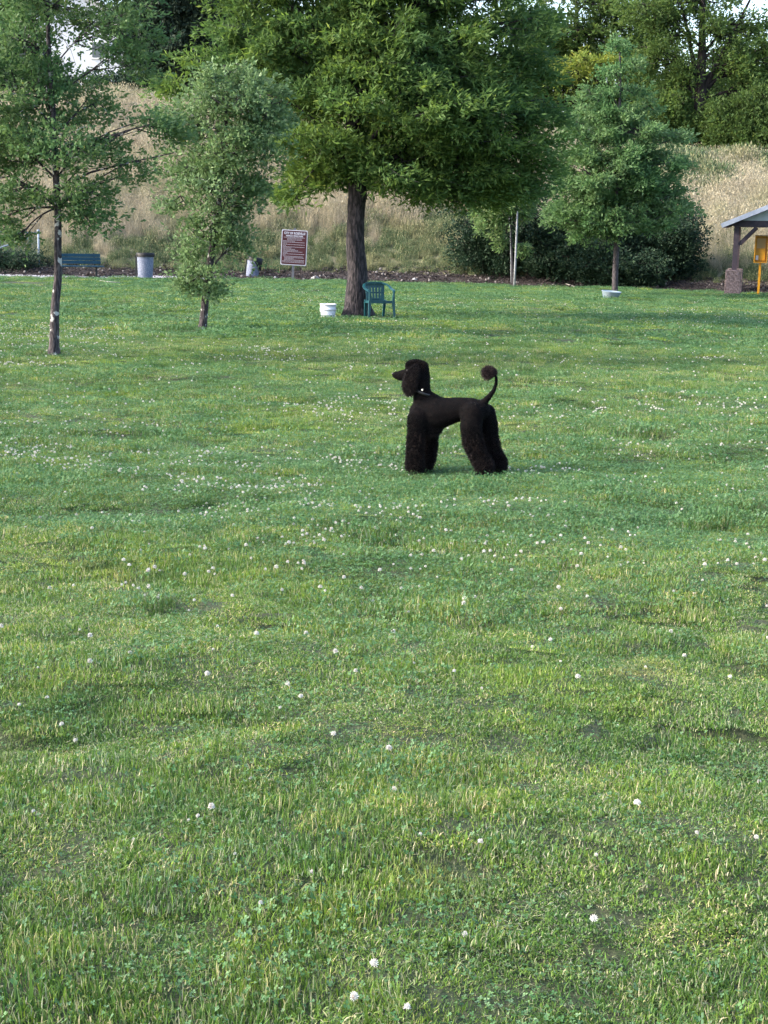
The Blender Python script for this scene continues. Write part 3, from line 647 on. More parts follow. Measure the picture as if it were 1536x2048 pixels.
backtree('dark evergreen tree on the bank behind the big oak crown', 560, 200, 98, 12, [(560, 120, 100, 70, 0, 3, 1), (500, 130, 80, 50, 0, 2.5, 1), (620, 90, 100, 70, 0, 3, 1), (700, 150, 110, 60, 0, 3, 1)], L_DARK, 42, dens=.6)
backtree('dull green tree on the bank at the far left edge', -20, 180, 96, 10, [(-20, 60, 120, 80, 0, 3, 1), (40, 140, 90, 50, 0, 2.5, 1), (-60, 140, 90, 50, 0, 2.5, 1), (60, 20, 60, 50, 0, 2, .8)], L_BACK, 43, dens=.6)
backtree('dark green tree on the bank behind the big oak, right of its trunk', 880, 230, 96, 12, [(850, 140, 110, 70, 0, 3, 1), (940, 170, 100, 60, 0, 3, 1), (1010, 190, 90, 60, 0, 2.5, 1)], L_BACK, 44, dens=.6)
backtree('dark leafy tree on the bank above the young oak', 1150, 250, 94, 9, [(1120, 80, 70, 50, 0, 2.2, .8), (1180, 60, 75, 45, 0, 2.2, .8), (1090, 130, 60, 45, 0, 2, .9), (1170, 130, 80, 50, 0, 2, .9), (1260, 110, 60, 60, 0, 2, .8), (1130, 200, 110, 50, 0, 2.5, 1), (1270, 30, 60, 45, 0, 2, .6), (1230, 210, 90, 50, 0, 2, .9), (1060, 40, 70, 50, 0, 2, .7), (1200, 0, 90, 40, 0, 2, .7)], L_BACK, 45, dens=.8)
backtree('hazy green tree farther back, showing between the forked tree and the young oak', 1330, 290, 108, 9, [(1310, 110, 80, 50, 0, 3, .8), (1380, 190, 90, 55, 0, 3, .9), (1290, 190, 80, 50, 0, 3, .9), (1350, 240, 120, 40, 0, 3, 1), (1450, 120, 70, 50, 0, 3, .6)], L_BACK, 54, dens=.55)
backtree('sunlit yellow green bush on the bank above the young oak', 1190, 240, 90, 5, [(1180, 128, 60, 18, 0, 1.6, 1), (1130, 150, 35, 14, 0, 1.2, .8), (1220, 135, 30, 22, 0, 1.2, .9)], L_SUNLIT, 46, dens=.7, clump=.6, name='background_tree')
backtree('dark full tree on the bank behind the upper right corner shrub', 1510, 300, 96, 9, [(1500, 170, 80, 60, 0, 2.4, 1), (1450, 220, 80, 50, 0, 2.2, 1), (1540, 100, 50, 50, 0, 2, .7), (1560, 220, 70, 60, 0, 2, 1)], L_BACK, 53, dens=.6)
kk = FPX / 88
tree('background_tree', 'tall open tree with forked black trunk on the bank at upper right', 'tree',
    [(1397, 285, 13), (1400, 200, 11), (1402, 150, 10), (1405, 60, 6), (1408, -60, 3)],
    [(1350, 60, 55, 35, 0, 1.8, .6), (1300, 120, 45, 30, 0, 1.5, .6), (1440, 60, 60, 35, 0, 1.8, .6), (1500, 50, 50, 35, 0, 1.6, .5), (1350, 120, 45, 35, 0, 1.5, .7), (1370, 170, 40, 40, 0, 1.3, .8), (1460, 130, 60, 35, 0, 1.6, .8), (1500, 190, 55, 35, 0, 1.6, .8), (1330, 215, 60, 35, 0, 1.6, .9), (1400, 0, 90, 30, 0, 2, .6), (1300, 20, 60, 35, 0, 1.8, .6), (1400, -90, 110, 50, 0, 2.4, .6), (1550, 110, 50, 60, 0, 1.6, .5)],
    88, kk, M_bark_b, L_BACK, 47, clump=.62, flat=.6, dens=.85, sprays=24, per=4, L=.22, Wd=.05, spread=.8, twig=.025, flare=1.2, group='trees on top of the bank', base=Vector((at(1397, 285, 88).x, 88, Hs(at(1397, 285, 88).x, 88))),
    extra=[([(1402, 190, 0), (1415, 165, 0), (1440, 120, 0), (1470, 60, 0), (1500, 0, 0)], .22), ([(1402, 170, 0), (1388, 130, 0), (1375, 60, 0), (1360, 0, 0)], .18), ([(1408, 180, 0), (1430, 160, 0), (1480, 140, 0)], .15)])
shrub('dark bushy shrub on the bank at the upper right corner', 1500, 330, 180, 210, 86, L_BACK, 48, L=.2, clump=.6, name='shrub')
shrub('dark shrub on the bank below the forked trunk', 1405, 300, 150, 120, 89, L_BACK, 49, L=.2, clump=.6, name='shrub')
shrub('dusky shrub on the bank behind the right side of the young oak', 1310, 290, 150, 130, 88, L_BACK, 50, L=.2, clump=.6, name='shrub')
shrub('dark shrub on the bank at far left', 60, 200, 160, 70, 84, L_BUSH, 51, L=.2, clump=.6, name='shrub')
shrub('shrub on the bank under the pale house', 230, 185, 130, 50, 85, L_BUSH, 52, L=.2, clump=.6, name='shrub')

# ------------------------------------------------------------------ house on the bank
M_wall = mat('pale_siding', (.62, .64, .70), .7, noise=((.55, .57, .63), 2, .4, .6)); M_roof = mat('pale_shingle', (.45, .44, .46), .8, noise=((.36, .35, .36), 6, .4, .6))
M_trim = mat('white_trim', (.78, .78, .78), .6); M_glass = mat('window_glass', (.04, .05, .06), .1, spec=.8)
Yh = 125.0; c = at(165, 130, Yh); zb = Hs(c.x, Yh)
hs = thing('house', (c.x, Yh, zb), 'pale blue grey house glimpsed between the trees at the upper left', 'house')
hw, hd, hh_ = 6.5, 5.0, c.z - zb + 2.2
bm = bmesh.new(); box(bm, (0, 0, hh_ / 2), (hw * 2, hd * 2, hh_))
vs = [bm.verts.new(p) for p in ((-hw, -hd, hh_), (hw, -hd, hh_), (0, -hd, hh_ + 2.8), (-hw, hd, hh_), (hw, hd, hh_), (0, hd, hh_ + 2.8))]
bm.faces.new((vs[0], vs[1], vs[2])); bm.faces.new((vs[3], vs[5], vs[4])); bm_obj('wall', bm, M_wall, hs)
bm = bmesh.new()
for s in (-1, 1): bar(bm, (s * (hw + .6), 0, hh_ - .2), (0, 0, hh_ + 2.95), hd * 2 + 1, .16, side=(0, 1, 0))
bm_obj('roof', bm, M_roof, hs)
for xw in (-3.4, 2.4):
    bm = bmesh.new(); box(bm, (xw, -hd - .04, hh_ - 1.6), (1.5, .1, 1.3)); w = bm_obj('window', bm, M_trim, hs)
    bm = bmesh.new(); box(bm, (xw, -hd - .1, hh_ - 1.6), (1.25, .03, 1.05)); bm_obj('pane', bm, M_glass, w)

# ------------------------------------------------------------------ chain-link fence at left
M_galv = mat('galvanised_pipe', (.24, .30, .36), .6, metal=.2, noise=((.18, .22, .27), 6, .4, .6))
Yf = 57.0; kf = FPX / Yf; pc = at(78, 530, Yf); pc.z = Hs(pc.x, Yf); ztop = at(78, 463, Yf).z - pc.z
fe = thing('chain_link_fence', pc, 'galvanised chain link fence with pipe frame at the far left', 'fence')
bm = bmesh.new(); tube(bm, [(0, 0, -.2), (0, 0, ztop)], .038, 10); o = bm_obj('post', bm, M_galv, fe, True)
bm = bmesh.new(); bmesh.ops.create_uvsphere(bm, u_segments=10, v_segments=6, radius=.06, matrix=Matrix.Translation((0, 0, ztop + .02))); bm_obj('post_cap', bm, M_galv, o, True)
for xp in (-3.0, -6.0, -9.0):
    bm = bmesh.new(); tube(bm, [(xp, 0, -.2), (xp, 0, ztop + .1)], .04, 10); bm_obj('post', bm, M_galv, fe, True)
bm = bmesh.new(); tube(bm, [(0, 0, ztop - .06), (-9.3, 0, ztop + .06)], .026, 8); bm_obj('top_rail', bm, M_galv, fe, True)
bm = bmesh.new(); tube(bm, [(-.4, 0.01, ztop - .26), (-2.9, 0.01, .12)], .03, 8); bm_obj('brace', bm, M_galv, fe, True)
bm = bmesh.new()
for i in range(-20, 130):
    x0 = -i * .11
    for sgn in (0, 1):
        a = (x0, .03, 0.0) if sgn == 0 else (x0 - ztop, .035, 0.0); b = (x0 - ztop, .03, ztop) if sgn == 0 else (x0, .035, ztop)
        A, B = Vector(a), Vector(b)
        # clip to panel
        def clip(A, B):
            t0, t1 = 0, 1; d = B.x - A.x
            for lim, s in ((0, 1), (-9.2, -1)):
                fa = s * (lim - A.x); fb = s * (lim - B.x)
                if fa < 0 and fb < 0: return None
                if fa < 0: t0 = max(t0, fa / (fa - fb))
                if fb < 0: t1 = min(t1, fa / (fa - fb))
            return (A.lerp(B, t0), A.lerp(B, t1)) if t1 - t0 > .02 else None
        q = clip(A, B)
        if q: bar(bm, q[0], q[1], .0035, .0035)
bm_obj('wire_mesh', bm, M_galv, fe)

# concrete path behind the bench
M_conc = mat('concrete', (.34, .33, .36), .85, noise=((.27, .26, .28), 3, .4, .6), bump=.003, bscale=30)
bm = bmesh.new(); prev = None
for x in np.linspace(-16, -6.6, 40):
    yc = float(edge(x)) - .25
    zz = Hs(x, yc + .3) + .02
    cur = [bm.verts.new((x, yc - .55, max(zz - .03, Hs(x, yc - .55) + .015))), bm.verts.new((x, yc + .6, zz + .05)), bm.verts.new((x, yc + .6, zz - .25)), bm.verts.new((x, yc - .55, zz - .25))]
    if prev:
        for i in range(4): bm.faces.new((prev[i], prev[(i + 1) % 4], cur[(i + 1) % 4], cur[i]))
    prev = cur
o = bm_obj('concrete_path', bm, M_conc); tag(o, kind='structure')

# ------------------------------------------------------------------ bench
M_teal = mat('blue_enamel', (.003, .038, .07), .45, noise=((.005, .05, .09), 5, .4, .6)); M_blk = mat('black_steel', (.02, .022, .025), .5)
g = ground(170, 556); kb = FPX / g.y
be = thing('park_bench', g, 'blue slatted park bench partly hidden by the left tree trunk', 'bench', rz=rad(24))
W2 = .80
bm = bmesh.new()
for i in range(4): box(bm, (-.15, -.22 + i * .125, .44), (W2 * 2, .105, .035))
bm_obj('seat', bm, M_teal, be, bevel=.006)
bm = bmesh.new()
for i in range(3):
    z = .57 + i * .125; y = .27 + i * .035
    bar(bm, (-.15 - W2, y, z), (-.15 + W2, y, z), .03, .112, side=(0, 1, 0))
bm_obj('backrest', bm, M_teal, be, bevel=.006)
for xo in (-.85, .42):
    bm = bmesh.new(); bar(bm, (xo, 0, -.1), (xo, 0, .42), .07, .07, side=(1, 0, 0)); bm_obj('leg', bm, M_blk, be)
    bm = bmesh.new(); bar(bm, (xo, -.27, .40), (xo, .27, .405), .05, .04); bar(bm, (xo, .30, .40), (xo, .40, .9), .05, .025, side=(1, 0, 0)); bm_obj('bracket', bm, M_blk, be)

# ------------------------------------------------------------------ bins
M_can = mat('pale_speckled_concrete', (.11, .135, .21), .75, noise=((.20, .22, .30), 30, .45, .6), bump=.004, bscale=60); M_bag = mat('black_plastic_bag', (.006, .007, .010), .55, spec=.3)
def bin_(px, py, rt, h, label, bagdrop, tilt, seed):
    g = ground(px, py); r = random.Random(seed)
    t = thing('trash_can', g, label, 'trash can', 'park bins', rz=r.uniform(0, 1)); t.rotation_euler = (0, tilt, 0)
    bm = bmesh.new(); rb = rt * .84
    lathe(bm, [(0, -.02), (rb, -.02), (rb * 1.01, .03), (rb * 1.02, .06), (rb + (rt * .97 - rb) * .5, h * .5), (rt * .955, h - .13), (rt * .965, h - .09), (rt * .97, h - .08), (rt, h - .06), (rt * 1.02, h - .02), (rt, h), (rt * .93, h), (rb * .93, .1), (0, .1)], 32)
    bm_obj('body', bm, M_can, t, True)
    bm = bmesh.new(); rnd_ = [r.uniform(-1, 1) for _ in range(400)]
    def wob(i, k): return rnd_[(i * 32 + k) % 400] * .03
    rg = lathe(bm, [(rt * .7, h - .25), (rt * .88, h - .04), (rt * .96, h + .035), (rt * 1.06, h + .03), (rt * 1.075, h - .04), (rt * 1.07, h - .10)], 32, wob)
    for k, v in enumerate(rg[-1]):
        a = 2 * PI * k / 32; v.co.z -= bagdrop * max(0, math.cos(a - .0)) * (1 if math.sin(a) < .3 else .3)
    for k, v in enumerate(rg[-2]):
        a = 2 * PI * k / 32; v.co.z -= .5 * bagdrop * max(0, math.cos(a)) * (1 if math.sin(a) < .3 else .3)
    o = bm_obj('bag', bm, M_bag, t, True)
    bm = bmesh.new(); bar(bm, (-rt * 1.06, -.03, -.05), (-rt * 1.06, -.03, h - .05), .045, .045, side=(1, 0, 0)); bm_obj('post', bm, M_blk, t)
    return t
bin_(291, 557, .31, .88, 'pale speckled trash can with a level black liner, right of the blue bench', .0, .0, 1)
bin_(504, 555, .28, .70, 'pale trash can with black bag hanging over its side, left of the sign', .34, .16, 2)

# ------------------------------------------------------------------ sign
M_brown = mat('brown_sign_face', (.075, .014, .02), .5, noise=((.06, .011, .016), 3, .4, .6)); M_white = mat('white_lettering', (.55, .53, .60), .5); M_post = mat('grey_sign_post', (.14, .14, .16), .6, noise=((.1, .1, .12), 9, .4, .6))
g = ground(585, 558); ks = FPX / g.y
sg = thing('park_sign', g, 'brown park rules sign with white lettering on a single grey post', 'sign')
pw, ph = 51 / ks, 68.5 / ks; zc = (558 - 493) / ks
sg.rotation_euler = (0, rad(2.2), rad(4))
bm = bmesh.new(); bar(bm, (0, .05, -.3), (0, .05, zc + ph / 2 + .08), .09, .06, side=(1, 0, 0)); bm_obj('post', bm, M_post, sg)
def rrect(w, h, r, n=6):
    out = []
    for cx_, cz_, a0_ in ((w / 2 - r, h / 2 - r, 0), (-w / 2 + r, h / 2 - r, 90), (-w / 2 + r, -h / 2 + r, 180), (w / 2 - r, -h / 2 + r, 270)):
        for i in range(n + 1):
            a = rad(a0_ + 90 * i / n); out.append((cx_ + r * math.cos(a), cz_ + r * math.sin(a)))
    return out
def plate(bm, w, h, r, y0, y1, zc):
    o = rrect(w, h, r); A = [bm.verts.new((x, y0, z + zc)) for x, z in o]; B = [bm.verts.new((x, y1, z + zc)) for x, z in o]
    bm.faces.new(A); bm.faces.new(B[::-1]); n = len(o)
    for i in range(n): bm.faces.new((A[i], A[(i + 1) % n], B[(i + 1) % n], B[i]))
bm = bmesh.new(); plate(bm, pw, ph, .04, 0, .012, zc); bd = bm_obj('border', bm, M_white, sg)
bm = bmesh.new(); plate(bm, pw - .06, ph - .06, .045, -.004, -.001, zc); bm_obj('panel', bm, M_brown, sg)
def text_mesh(name, s, w, zc_, parent, y, material, hgt=None, bold=.0):
    cu = bpy.data.curves.new(name, 'FONT'); cu.body = s; cu.align_x = 'CENTER'; cu.align_y = 'CENTER'; cu.size = .1; cu.offset = bold; cu.extrude = .001
    to = bpy.data.objects.new(name, cu); COL.objects.link(to); bpy.context.view_layer.update()
    me = bpy.data.meshes.new_from_object(to.evaluated_get(bpy.context.evaluated_depsgraph_get()))
    bpy.data.objects.remove(to); me.materials.clear(); me.materials.append(material)
    xs_ = [v.co.x for v in me.vertices]; ys_ = [v.co.y for v in me.vertices]; sx = w / (max(xs_) - min(xs_)); sy = sx if hgt is None else hgt / (max(ys_) - min(ys_))
    for v in me.vertices: v.co = Vector((v.co.x * sx, y - v.co.z, zc_ + v.co.y * sy))
    return link(name, me, parent)
text_mesh('lettering', 'CITY OF ROSEVILLE', pw * .82, zc + ph * .402, sg, -.006, M_white, ph * .068, .004)
text_mesh('lettering', 'MARCO DOG PARK', pw * .66, zc + ph * .328, sg, -.006, M_white, ph * .048, .004)
rr = random.Random(5); bm = bmesh.new(); zt = .29
spec = [(-.42, .40), (-.28, .28), (-.28, .30), (-.43, .02), (-.43, .40), (-.43, -.28), (-.43, .41), (-.43, -.32), (-.43, .41), (-.43, -.1), (-.43, .05), (-.43, .16), (-.43, .33), (-.43, -.25), (-.43, .41), (-.43, -.3), (-.42, .36), (-.36, .41), (-.36, .02), (-.36, .41), (-.43, .41), (-.43, .41)]
for i, (xa, xb) in enumerate(spec):
    z = zc + ph * (.285 - i * .0335); x = xa * pw
    while x < xb * pw:
        l = rr.uniform(.02, .075); l = min(l, xb * pw - x)
        if l > .01: box(bm, (x + l / 2, -.0055, z), (l, .002, .011))
        x += l + .008
bm_obj('small_print', bm, M_white, sg)

# ------------------------------------------------------------------ bucket
M_pail = mat('white_plastic', (.60, .63, .72), .4)
g = ground(656, 637); kp = FPX / g.y
bk = thing('bucket', g, 'white plastic bucket with raised rim left of the big oak trunk', 'bucket')
rt = 16 / kp; hb = 30 / kp
bm = bmesh.new(); lathe(bm, [(0, 0), (rt * .84, 0), (rt * .86, .008), (rt * .865, .02), (rt * .91, hb * .5), (rt * .93, hb * .61), (rt * 1.02, hb * .63), (rt * 1.02, hb * .67), (rt * .96, hb * .68), (rt * .98, hb * .92), (rt * 1.03, hb * .93), (rt * 1.03, hb), (rt * .94, hb), (rt * .8, .02), (0, .02)], 40)
bm_obj('pail', bm, M_pail, bk, True)
bm = bmesh.new(); pts = [(rt * 1.03 * math.cos(a), -rt * .98 * math.sin(a) - .004, hb * .66 - .12 * math.sin(a)) for a in np.linspace(0, PI, 17)]
tube(bm, pts, .003, 6); bm_obj('handle', bm, M_pail, bk, True)

# ------------------------------------------------------------------ plastic chair
M_green = mat('green_plastic', (.003, .044, .058), .4, noise=((.006, .058, .072), 4, .4, .6))
g = ground(756, 639)
ch = thing('plastic_chair', g, 'green plastic armchair with slotted back beside the big oak trunk', 'chair', rz=rad(17))
ch.scale = (1.05, 1.05, 1.0)
bm = bmesh.new()
n = 10
grid = [[bm.verts.new((-.235 + .47 * i / n, -.23 + .45 * j / n, .415 - .02 * math.sin(PI * i / n) - .03 * j / n + (.012 if j == 0 else 0) * -1)) for i in range(n + 1)] for j in range(n + 1)]
for j in range(n):
    for i in range(n): bm.faces.new((grid[j][i], grid[j][i + 1], grid[j + 1][i + 1], grid[j + 1][i]))
bmesh.ops.solidify(bm, geom=bm.faces[:], thickness=.012)
bar(bm, (-.24, -.235, .395), (.24, -.235, .395), .016, .06, side=(0, 1, 0))
for s in (-1, 1): bar(bm, (s * .24, -.235, .39), (s * .22, .22, .38), .016, .055, side=(1, 0, 0))
bm_obj('seat', bm, M_green, ch)
bm = bmesh.new()
def bp(x, z): return (x, .20 + (z - .4) * .22 + .04 - .25 * x * x * 2, z)
for i in range(6):
    x = -.17 + .34 * i / 5; wd_ = .075 if i in (0, 5) else .048
    bar(bm, bp(x * .92, .39), bp(x * 1.05, .76), wd_, .01, side=(1, 0, 0))
for z, w_ in ((.42, .07), (.575, .035), (.725, .085)):
    xs_ = np.linspace(-.2, .2, 9)
    for a, b in zip(xs_, xs_[1:]): bar(bm, bp(a, z), bp(b, z), .014, w_, side=(0, 1, 0))
bm_obj('backrest', bm, M_green, ch, bevel=.003)
def band(pts, w, t): 
    b_ = bmesh.new()
    pts = [Vector(p) for p in pts]
    rings = []
    for i, p in enumerate(pts):
        d = (pts[min(i + 1, len(pts) - 1)] - pts[max(i - 1, 0)]).normalized(); up = Vector((0, 0, 1)); s = d.cross(up).normalized()
        if abs(d.z) > .9: s = Vector((1, 0, 0))
        u = s.cross(d)
        rings.append([b_.verts.new(p + s * a * w / 2 + u * c_ * t / 2) for a, c_ in ((-1, -.6), (-.6, -1), (.6, -1), (1, -.6), (1, .6), (.6, 1), (-.6, 1), (-1, .6))])
    for A, B in zip(rings, rings[1:]):
        for k in range(8): b_.faces.new((A[k], A[(k + 1) % 8], B[(k + 1) % 8], B[k]))
    b_.faces.new(rings[0][::-1]); b_.faces.new(rings[-1]); return b_
bm_obj('top_rail', band([(-.25, .22, .755), (-.16, .27, .785), (0, .285, .795), (.16, .27, .785), (.25, .22, .755)], .03, .045), M_green, ch)
for s in (-1, 1):
    bm_obj('armrest', band([(s * .245, .225, .76), (s * .285, .14, .715), (s * .29, .02, .67), (s * .29, -.12, .65), (s * .275, -.20, .635), (s * .265, -.235, .60)], .055, .028), M_green, ch)
    bm = bmesh.new(); bar(bm, (s * .262, -.245, .615), (s * .255, -.24, .40), .032, .05, .05, .055, side=(1, 0, 0)); bar(bm, (s * .255, -.24, .40), (s * .285, -.275, 0), .06, .055, .036, .036, side=(1, 0, 0)); bm_obj('leg', bm, M_green, ch, bevel=.004)
    bm = bmesh.new(); bar(bm, (s * .21, .225, .42), (s * .20, .30, 0), .065, .05, .04, .04, side=(1, 0, 0)); bm_obj('leg', bm, M_green, ch, bevel=.004)

# ------------------------------------------------------------------ bowl at the young oak
M_bowl = mat('pale_blue_plastic', (.17, .23, .29), .5, noise=((.22, .28, .33), 5, .4, .6))
g = ground(1221, 599); kw_ = FPX / g.y; rw = 19 / kw_
bo = bmesh.new(); lathe(bo, [(0, 0), (rw * .72, 0), (rw * .8, .03), (rw * .98, .22), (rw * 1.03, .235), (rw * 1.03, .25), (rw * .97, .25), (rw * .76, .04), (0, .035)], 36)
o = bm_obj('bowl', bo, M_bowl, None, True); o.location = g + Vector((0, 0, .0)); o.rotation_euler = (rad(3), rad(4), 0); tag(o, 'pale blue grey plastic bowl on the lawn at the foot of the young oak', 'bowl')

# ------------------------------------------------------------------ rocks
M_rock = mat('pale_rock', (.42, .42, .42), .9, noise=((.3, .3, .3), 8, .4, .6), bump=.01, bscale=12)
def rock(px, py, w, h, label, seed, Y=None):
    g = ground(px, py) if Y is None else at(px, py, Y); g.z = Hs(g.x, g.y); kk_ = FPX / g.y
    r = np.random.default_rng(seed); bm = bmesh.new(); bmesh.ops.create_icosphere(bm, subdivisions=3, radius=1)
    ns = r.normal(0, 1, (8, 3))
    for v in bm.verts:
        f_ = 1 + .18 * sum(math.sin(float(Vector(q).dot(v.co)) * 1.7 + i) for i, q in enumerate(ns[:4])) / 2
        v.co = Vector((v.co.x * w / kk_ / 2 * f_, v.co.y * w / kk_ / 2.4 * f_, v.co.z * h / kk_ * f_))
    o = bm_obj('rock', bm, M_rock, None, True); o.location = g; tag(o, label, 'rock', 'pale rocks beside the mulch')
rock(630, 560, 18, 6, 'flat pale rock on the lawn edge between the sign and the big oak', 1)
rock(662, 556, 6, 3, 'tiny white stone left of the big oak trunk at the lawn edge', 2)
rock(551, 556, 10, 4, 'pale stone in the mulch left of the sign post', 3)
rock(830, 548, 9, 4, 'pale stone in the mulch right of the big oak', 4, 57.5)
rock(1315, 578, 5, 5, 'small upright pale stone in the mulch left of the shelter', 5)

# fallen sticks
def stick(pl, label, r0, mt):
    P = [ground(a, b) + Vector((0, 0, .05)) for a, b in pl]; b0 = P[0].copy(); bm = bmesh.new(); tube(bm, [p - b0 for p in P], [r0 * (1 - .15 * i) for i in range(len(P))], 6)
    o = bm_obj('stick', bm, mt, None, True); o.location = b0; tag(o, label, 'stick')
M_stick = mat('bleached_wood', (.26, .25, .24), .9)
stick([(200, 564), (215, 567), (240, 568)], 'bleached stick lying on the grass in front of the blue bench', .016, M_stick)
stick([(1132, 572), (1150, 571), (1165, 575)], 'pale curved stick lying at the mulch edge left of the young oak', .03, M_stick)

# ------------------------------------------------------------------ shelter at right
M_timber = mat('dark_stained_timber', (.03, .024, .038), .7, noise=((.05, .036, .05), 6, .4, .6)); M_metal = mat('pale_metal_roof', (.36, .39, .47), .4, noise=((.28, .31, .39), 4, .4, .6)); M_gable = mat('pale_gable_panel', (.42, .46, .50), .7, noise=((.36, .40, .44), 3, .4, .6))
M_block = bpy.data.materials.new('split_face_block'); M_block.use_nodes = True
t_ = M_block.node_tree; P_ = t_.nodes['Principled BSDF']; P_.inputs['Roughness'].default_value = .9
tc = t_.nodes.new('ShaderNodeTexCoord'); nz = t_.nodes.new('ShaderNodeTexNoise'); nz.inputs['Scale'].default_value = 16; nz.inputs['Detail'].default_value = 8
cr_ = t_.nodes.new('ShaderNodeValToRGB'); cr_.color_ramp.elements[0].position = .35; cr_.color_ramp.elements[0].color = (.08, .058, .06, 1); cr_.color_ramp.elements[1].position = .65; cr_.color_ramp.elements[1].color = (.20, .155, .165, 1)
bp_ = t_.nodes.new('ShaderNodeBump'); bp_.inputs['Distance'].default_value = .03
t_.links.new(tc.outputs['Object'], nz.inputs['Vector']); t_.links.new(nz.outputs[0], cr_.inputs[0]); t_.links.new(cr_.outputs[0], P_.inputs['Base Color']); t_.links.new(nz.outputs[0], bp_.inputs['Height']); t_.links.new(bp_.outputs[0], P_.inputs['Normal'])
g = ground(1464, 591); kg = FPX / g.y
sh = thing('park_shelter', g, 'small park shelter with a pale gable roof on block pillars at the right edge', 'shelter', rz=rad(-14.2))
pwid = 30 / kg; hz_p = 50 / kg; SP = 3.9; DP = 2.6; zbm = 134 / kg; zb2 = 146 / kg
for (x, y) in ((0, 0), (SP, 0), (0, DP), (SP, DP)):
    bm = bmesh.new(); zz = -.3
    box(bm, (x, y, hz_p / 2 - .15), (pwid, pwid, hz_p + .3)); o = bm_obj('pillar', bm, M_block, sh, bevel=.02)
    bm = bmesh.new(); bar(bm, (x + .02, y, hz_p + .003), (x + .02, y, zbm), .17, .17, side=(1, 0, 0)); bm_obj('post', bm, M_timber, sh)
for y in (0, DP):
    bm = bmesh.new(); bar(bm, (-.1, y, (zbm + zb2) / 2 + .002), (SP + .1, y, (zbm + zb2) / 2 + .002), .15, zb2 - zbm, side=(0, 1, 0)); bm_obj('beam', bm, M_timber, sh)
    for x0, s in ((.11, 1), (SP - .09, -1)):
        bm = bmesh.new(); bar(bm, (x0, y, zbm - .60), (x0 + s * .55, y, zbm - .01), .10, .11, side=(0, 1, 0)); bm_obj('brace', bm, M_timber, sh)
for x in (0.02, SP):
    bm = bmesh.new(); bar(bm, (x, .08, (zbm + zb2) / 2), (x, DP - .08, (zbm + zb2) / 2), .14, zb2 - zbm - .01, side=(1, 0, 0)); bm_obj('beam', bm, M_timber, sh)
slope = .43; xm = SP / 2; ov = .48
zr = lambda x: zb2 + .05 + slope * (xm - abs(x - xm))
for y in (-.03, DP + .03):
    bm = bmesh.new(); pr = [(.05, zb2 + .003), (SP - .05, zb2 + .003), (SP - .05, zr(SP) - .05), (xm, zr(xm) - .06), (.05, zr(0) - .04)]
    A = [bm.verts.new((x, y - .02, z)) for x, z in pr]; B = [bm.verts.new((x, y + .02, z)) for x, z in pr]
    bm.faces.new(A); bm.faces.new(B[::-1])
    for i in range(5): bm.faces.new((A[i], A[(i + 1) % 5], B[(i + 1) % 5], B[i]))
    bm_obj('gable', bm, M_gable, sh)
rf_o = None
for s in (-1, 1):
    xe = -ov if s < 0 else SP + ov
    bm = bmesh.new(); bar(bm, (xe, DP / 2, zb2 - slope * ov + .06), (xm, DP / 2, zb2 + slope * xm + .06), DP + 1.0, .035, side=(0, 1, 0))
    for i in range(13):
        y = -.45 + i * (DP + .9) / 12; bar(bm, (xe, y, zb2 - slope * ov + .085), (xm, y, zb2 + slope * xm + .085), .03, .025, side=(0, 1, 0))
    bm_obj('roof', bm, M_metal, sh)
    for y in (-.5, DP + .5):
        bm = bmesh.new(); bar(bm, (xe, y, zb2 - slope * ov + .01), (xm, y, zb2 + slope * xm + .01), .03, .14, side=(0, 1, 0)); bm_obj('fascia', bm, M_metal, sh)
    for y in (-.35, .6, 1.6, DP + .3):
        bm = bmesh.new(); bar(bm, (xe + (.06 if s < 0 else -.06), y, zb2 - slope * ov - .01), (xm, y, zb2 + slope * xm - .035), .05, .09, side=(0, 1, 0)); bm_obj('rafter', bm, M_timber, sh)

# yellow dispenser
M_yel = mat('yellow_enamel', (.50, .24, .006), .45, noise=((.40, .18, .006), 5, .4, .6)); M_paper = mat('pale_sticker', (.6, .58, .6), .6); M_dkbox = mat('dark_interior', (.09, .06, .02), .7)
g = ground(1516, 591); kd = FPX / g.y
yb = thing('bag_dispenser', g, 'yellow dog waste bag dispenser box on a yellow post by the shelter', 'dispenser', rz=rad(-12))
bm = bmesh.new(); bar(bm, (0, .05, -.1), (0.01, .05, 110 / kd), .075, .05, side=(1, 0, 0)); bm_obj('post', bm, M_yel, yb)
z0, z1 = 64 / kd, 116 / kd; wq = .22
bm = bmesh.new(); box(bm, (0, .0, (z0 + z1) / 2), (wq * 2, .03, z1 - z0))
for s in (-1, 1): box(bm, (s * (wq - .012), -.095, (z0 + z1) / 2), (.024, .158, z1 - z0))
for z in (z0 + .012, z1 - .012): box(bm, (0, -.095, z), (wq * 2 - .05, .158, .024))
bm_obj('box', bm, M_yel, yb)
bm = bmesh.new(); box(bm, (-.02, -.06, (z0 + z1) / 2 - .17), (wq * 1.5, .06, (z1 - z0) * .45)); bm_obj('bag_holder', bm, M_yel, yb)
bm = bmesh.new(); box(bm, (0, -.02, (z0 + z1) / 2 + .18), (wq * 1.3, .01, (z1 - z0) * .42)); bm_obj('window', bm, mat('amber_panel', (.36, .24, .10), .5), yb)
bm = bmesh.new(); box(bm, (-.12, -.094, z0 + .17), (.085, .006, .15)); bm_obj('sticker', bm, M_paper, yb)
bm = bmesh.new(); box(bm, (0, -.16, z1 + .014), (wq * 2.1, .33, .02)); bm_obj('lid', bm, M_dkbox, yb)

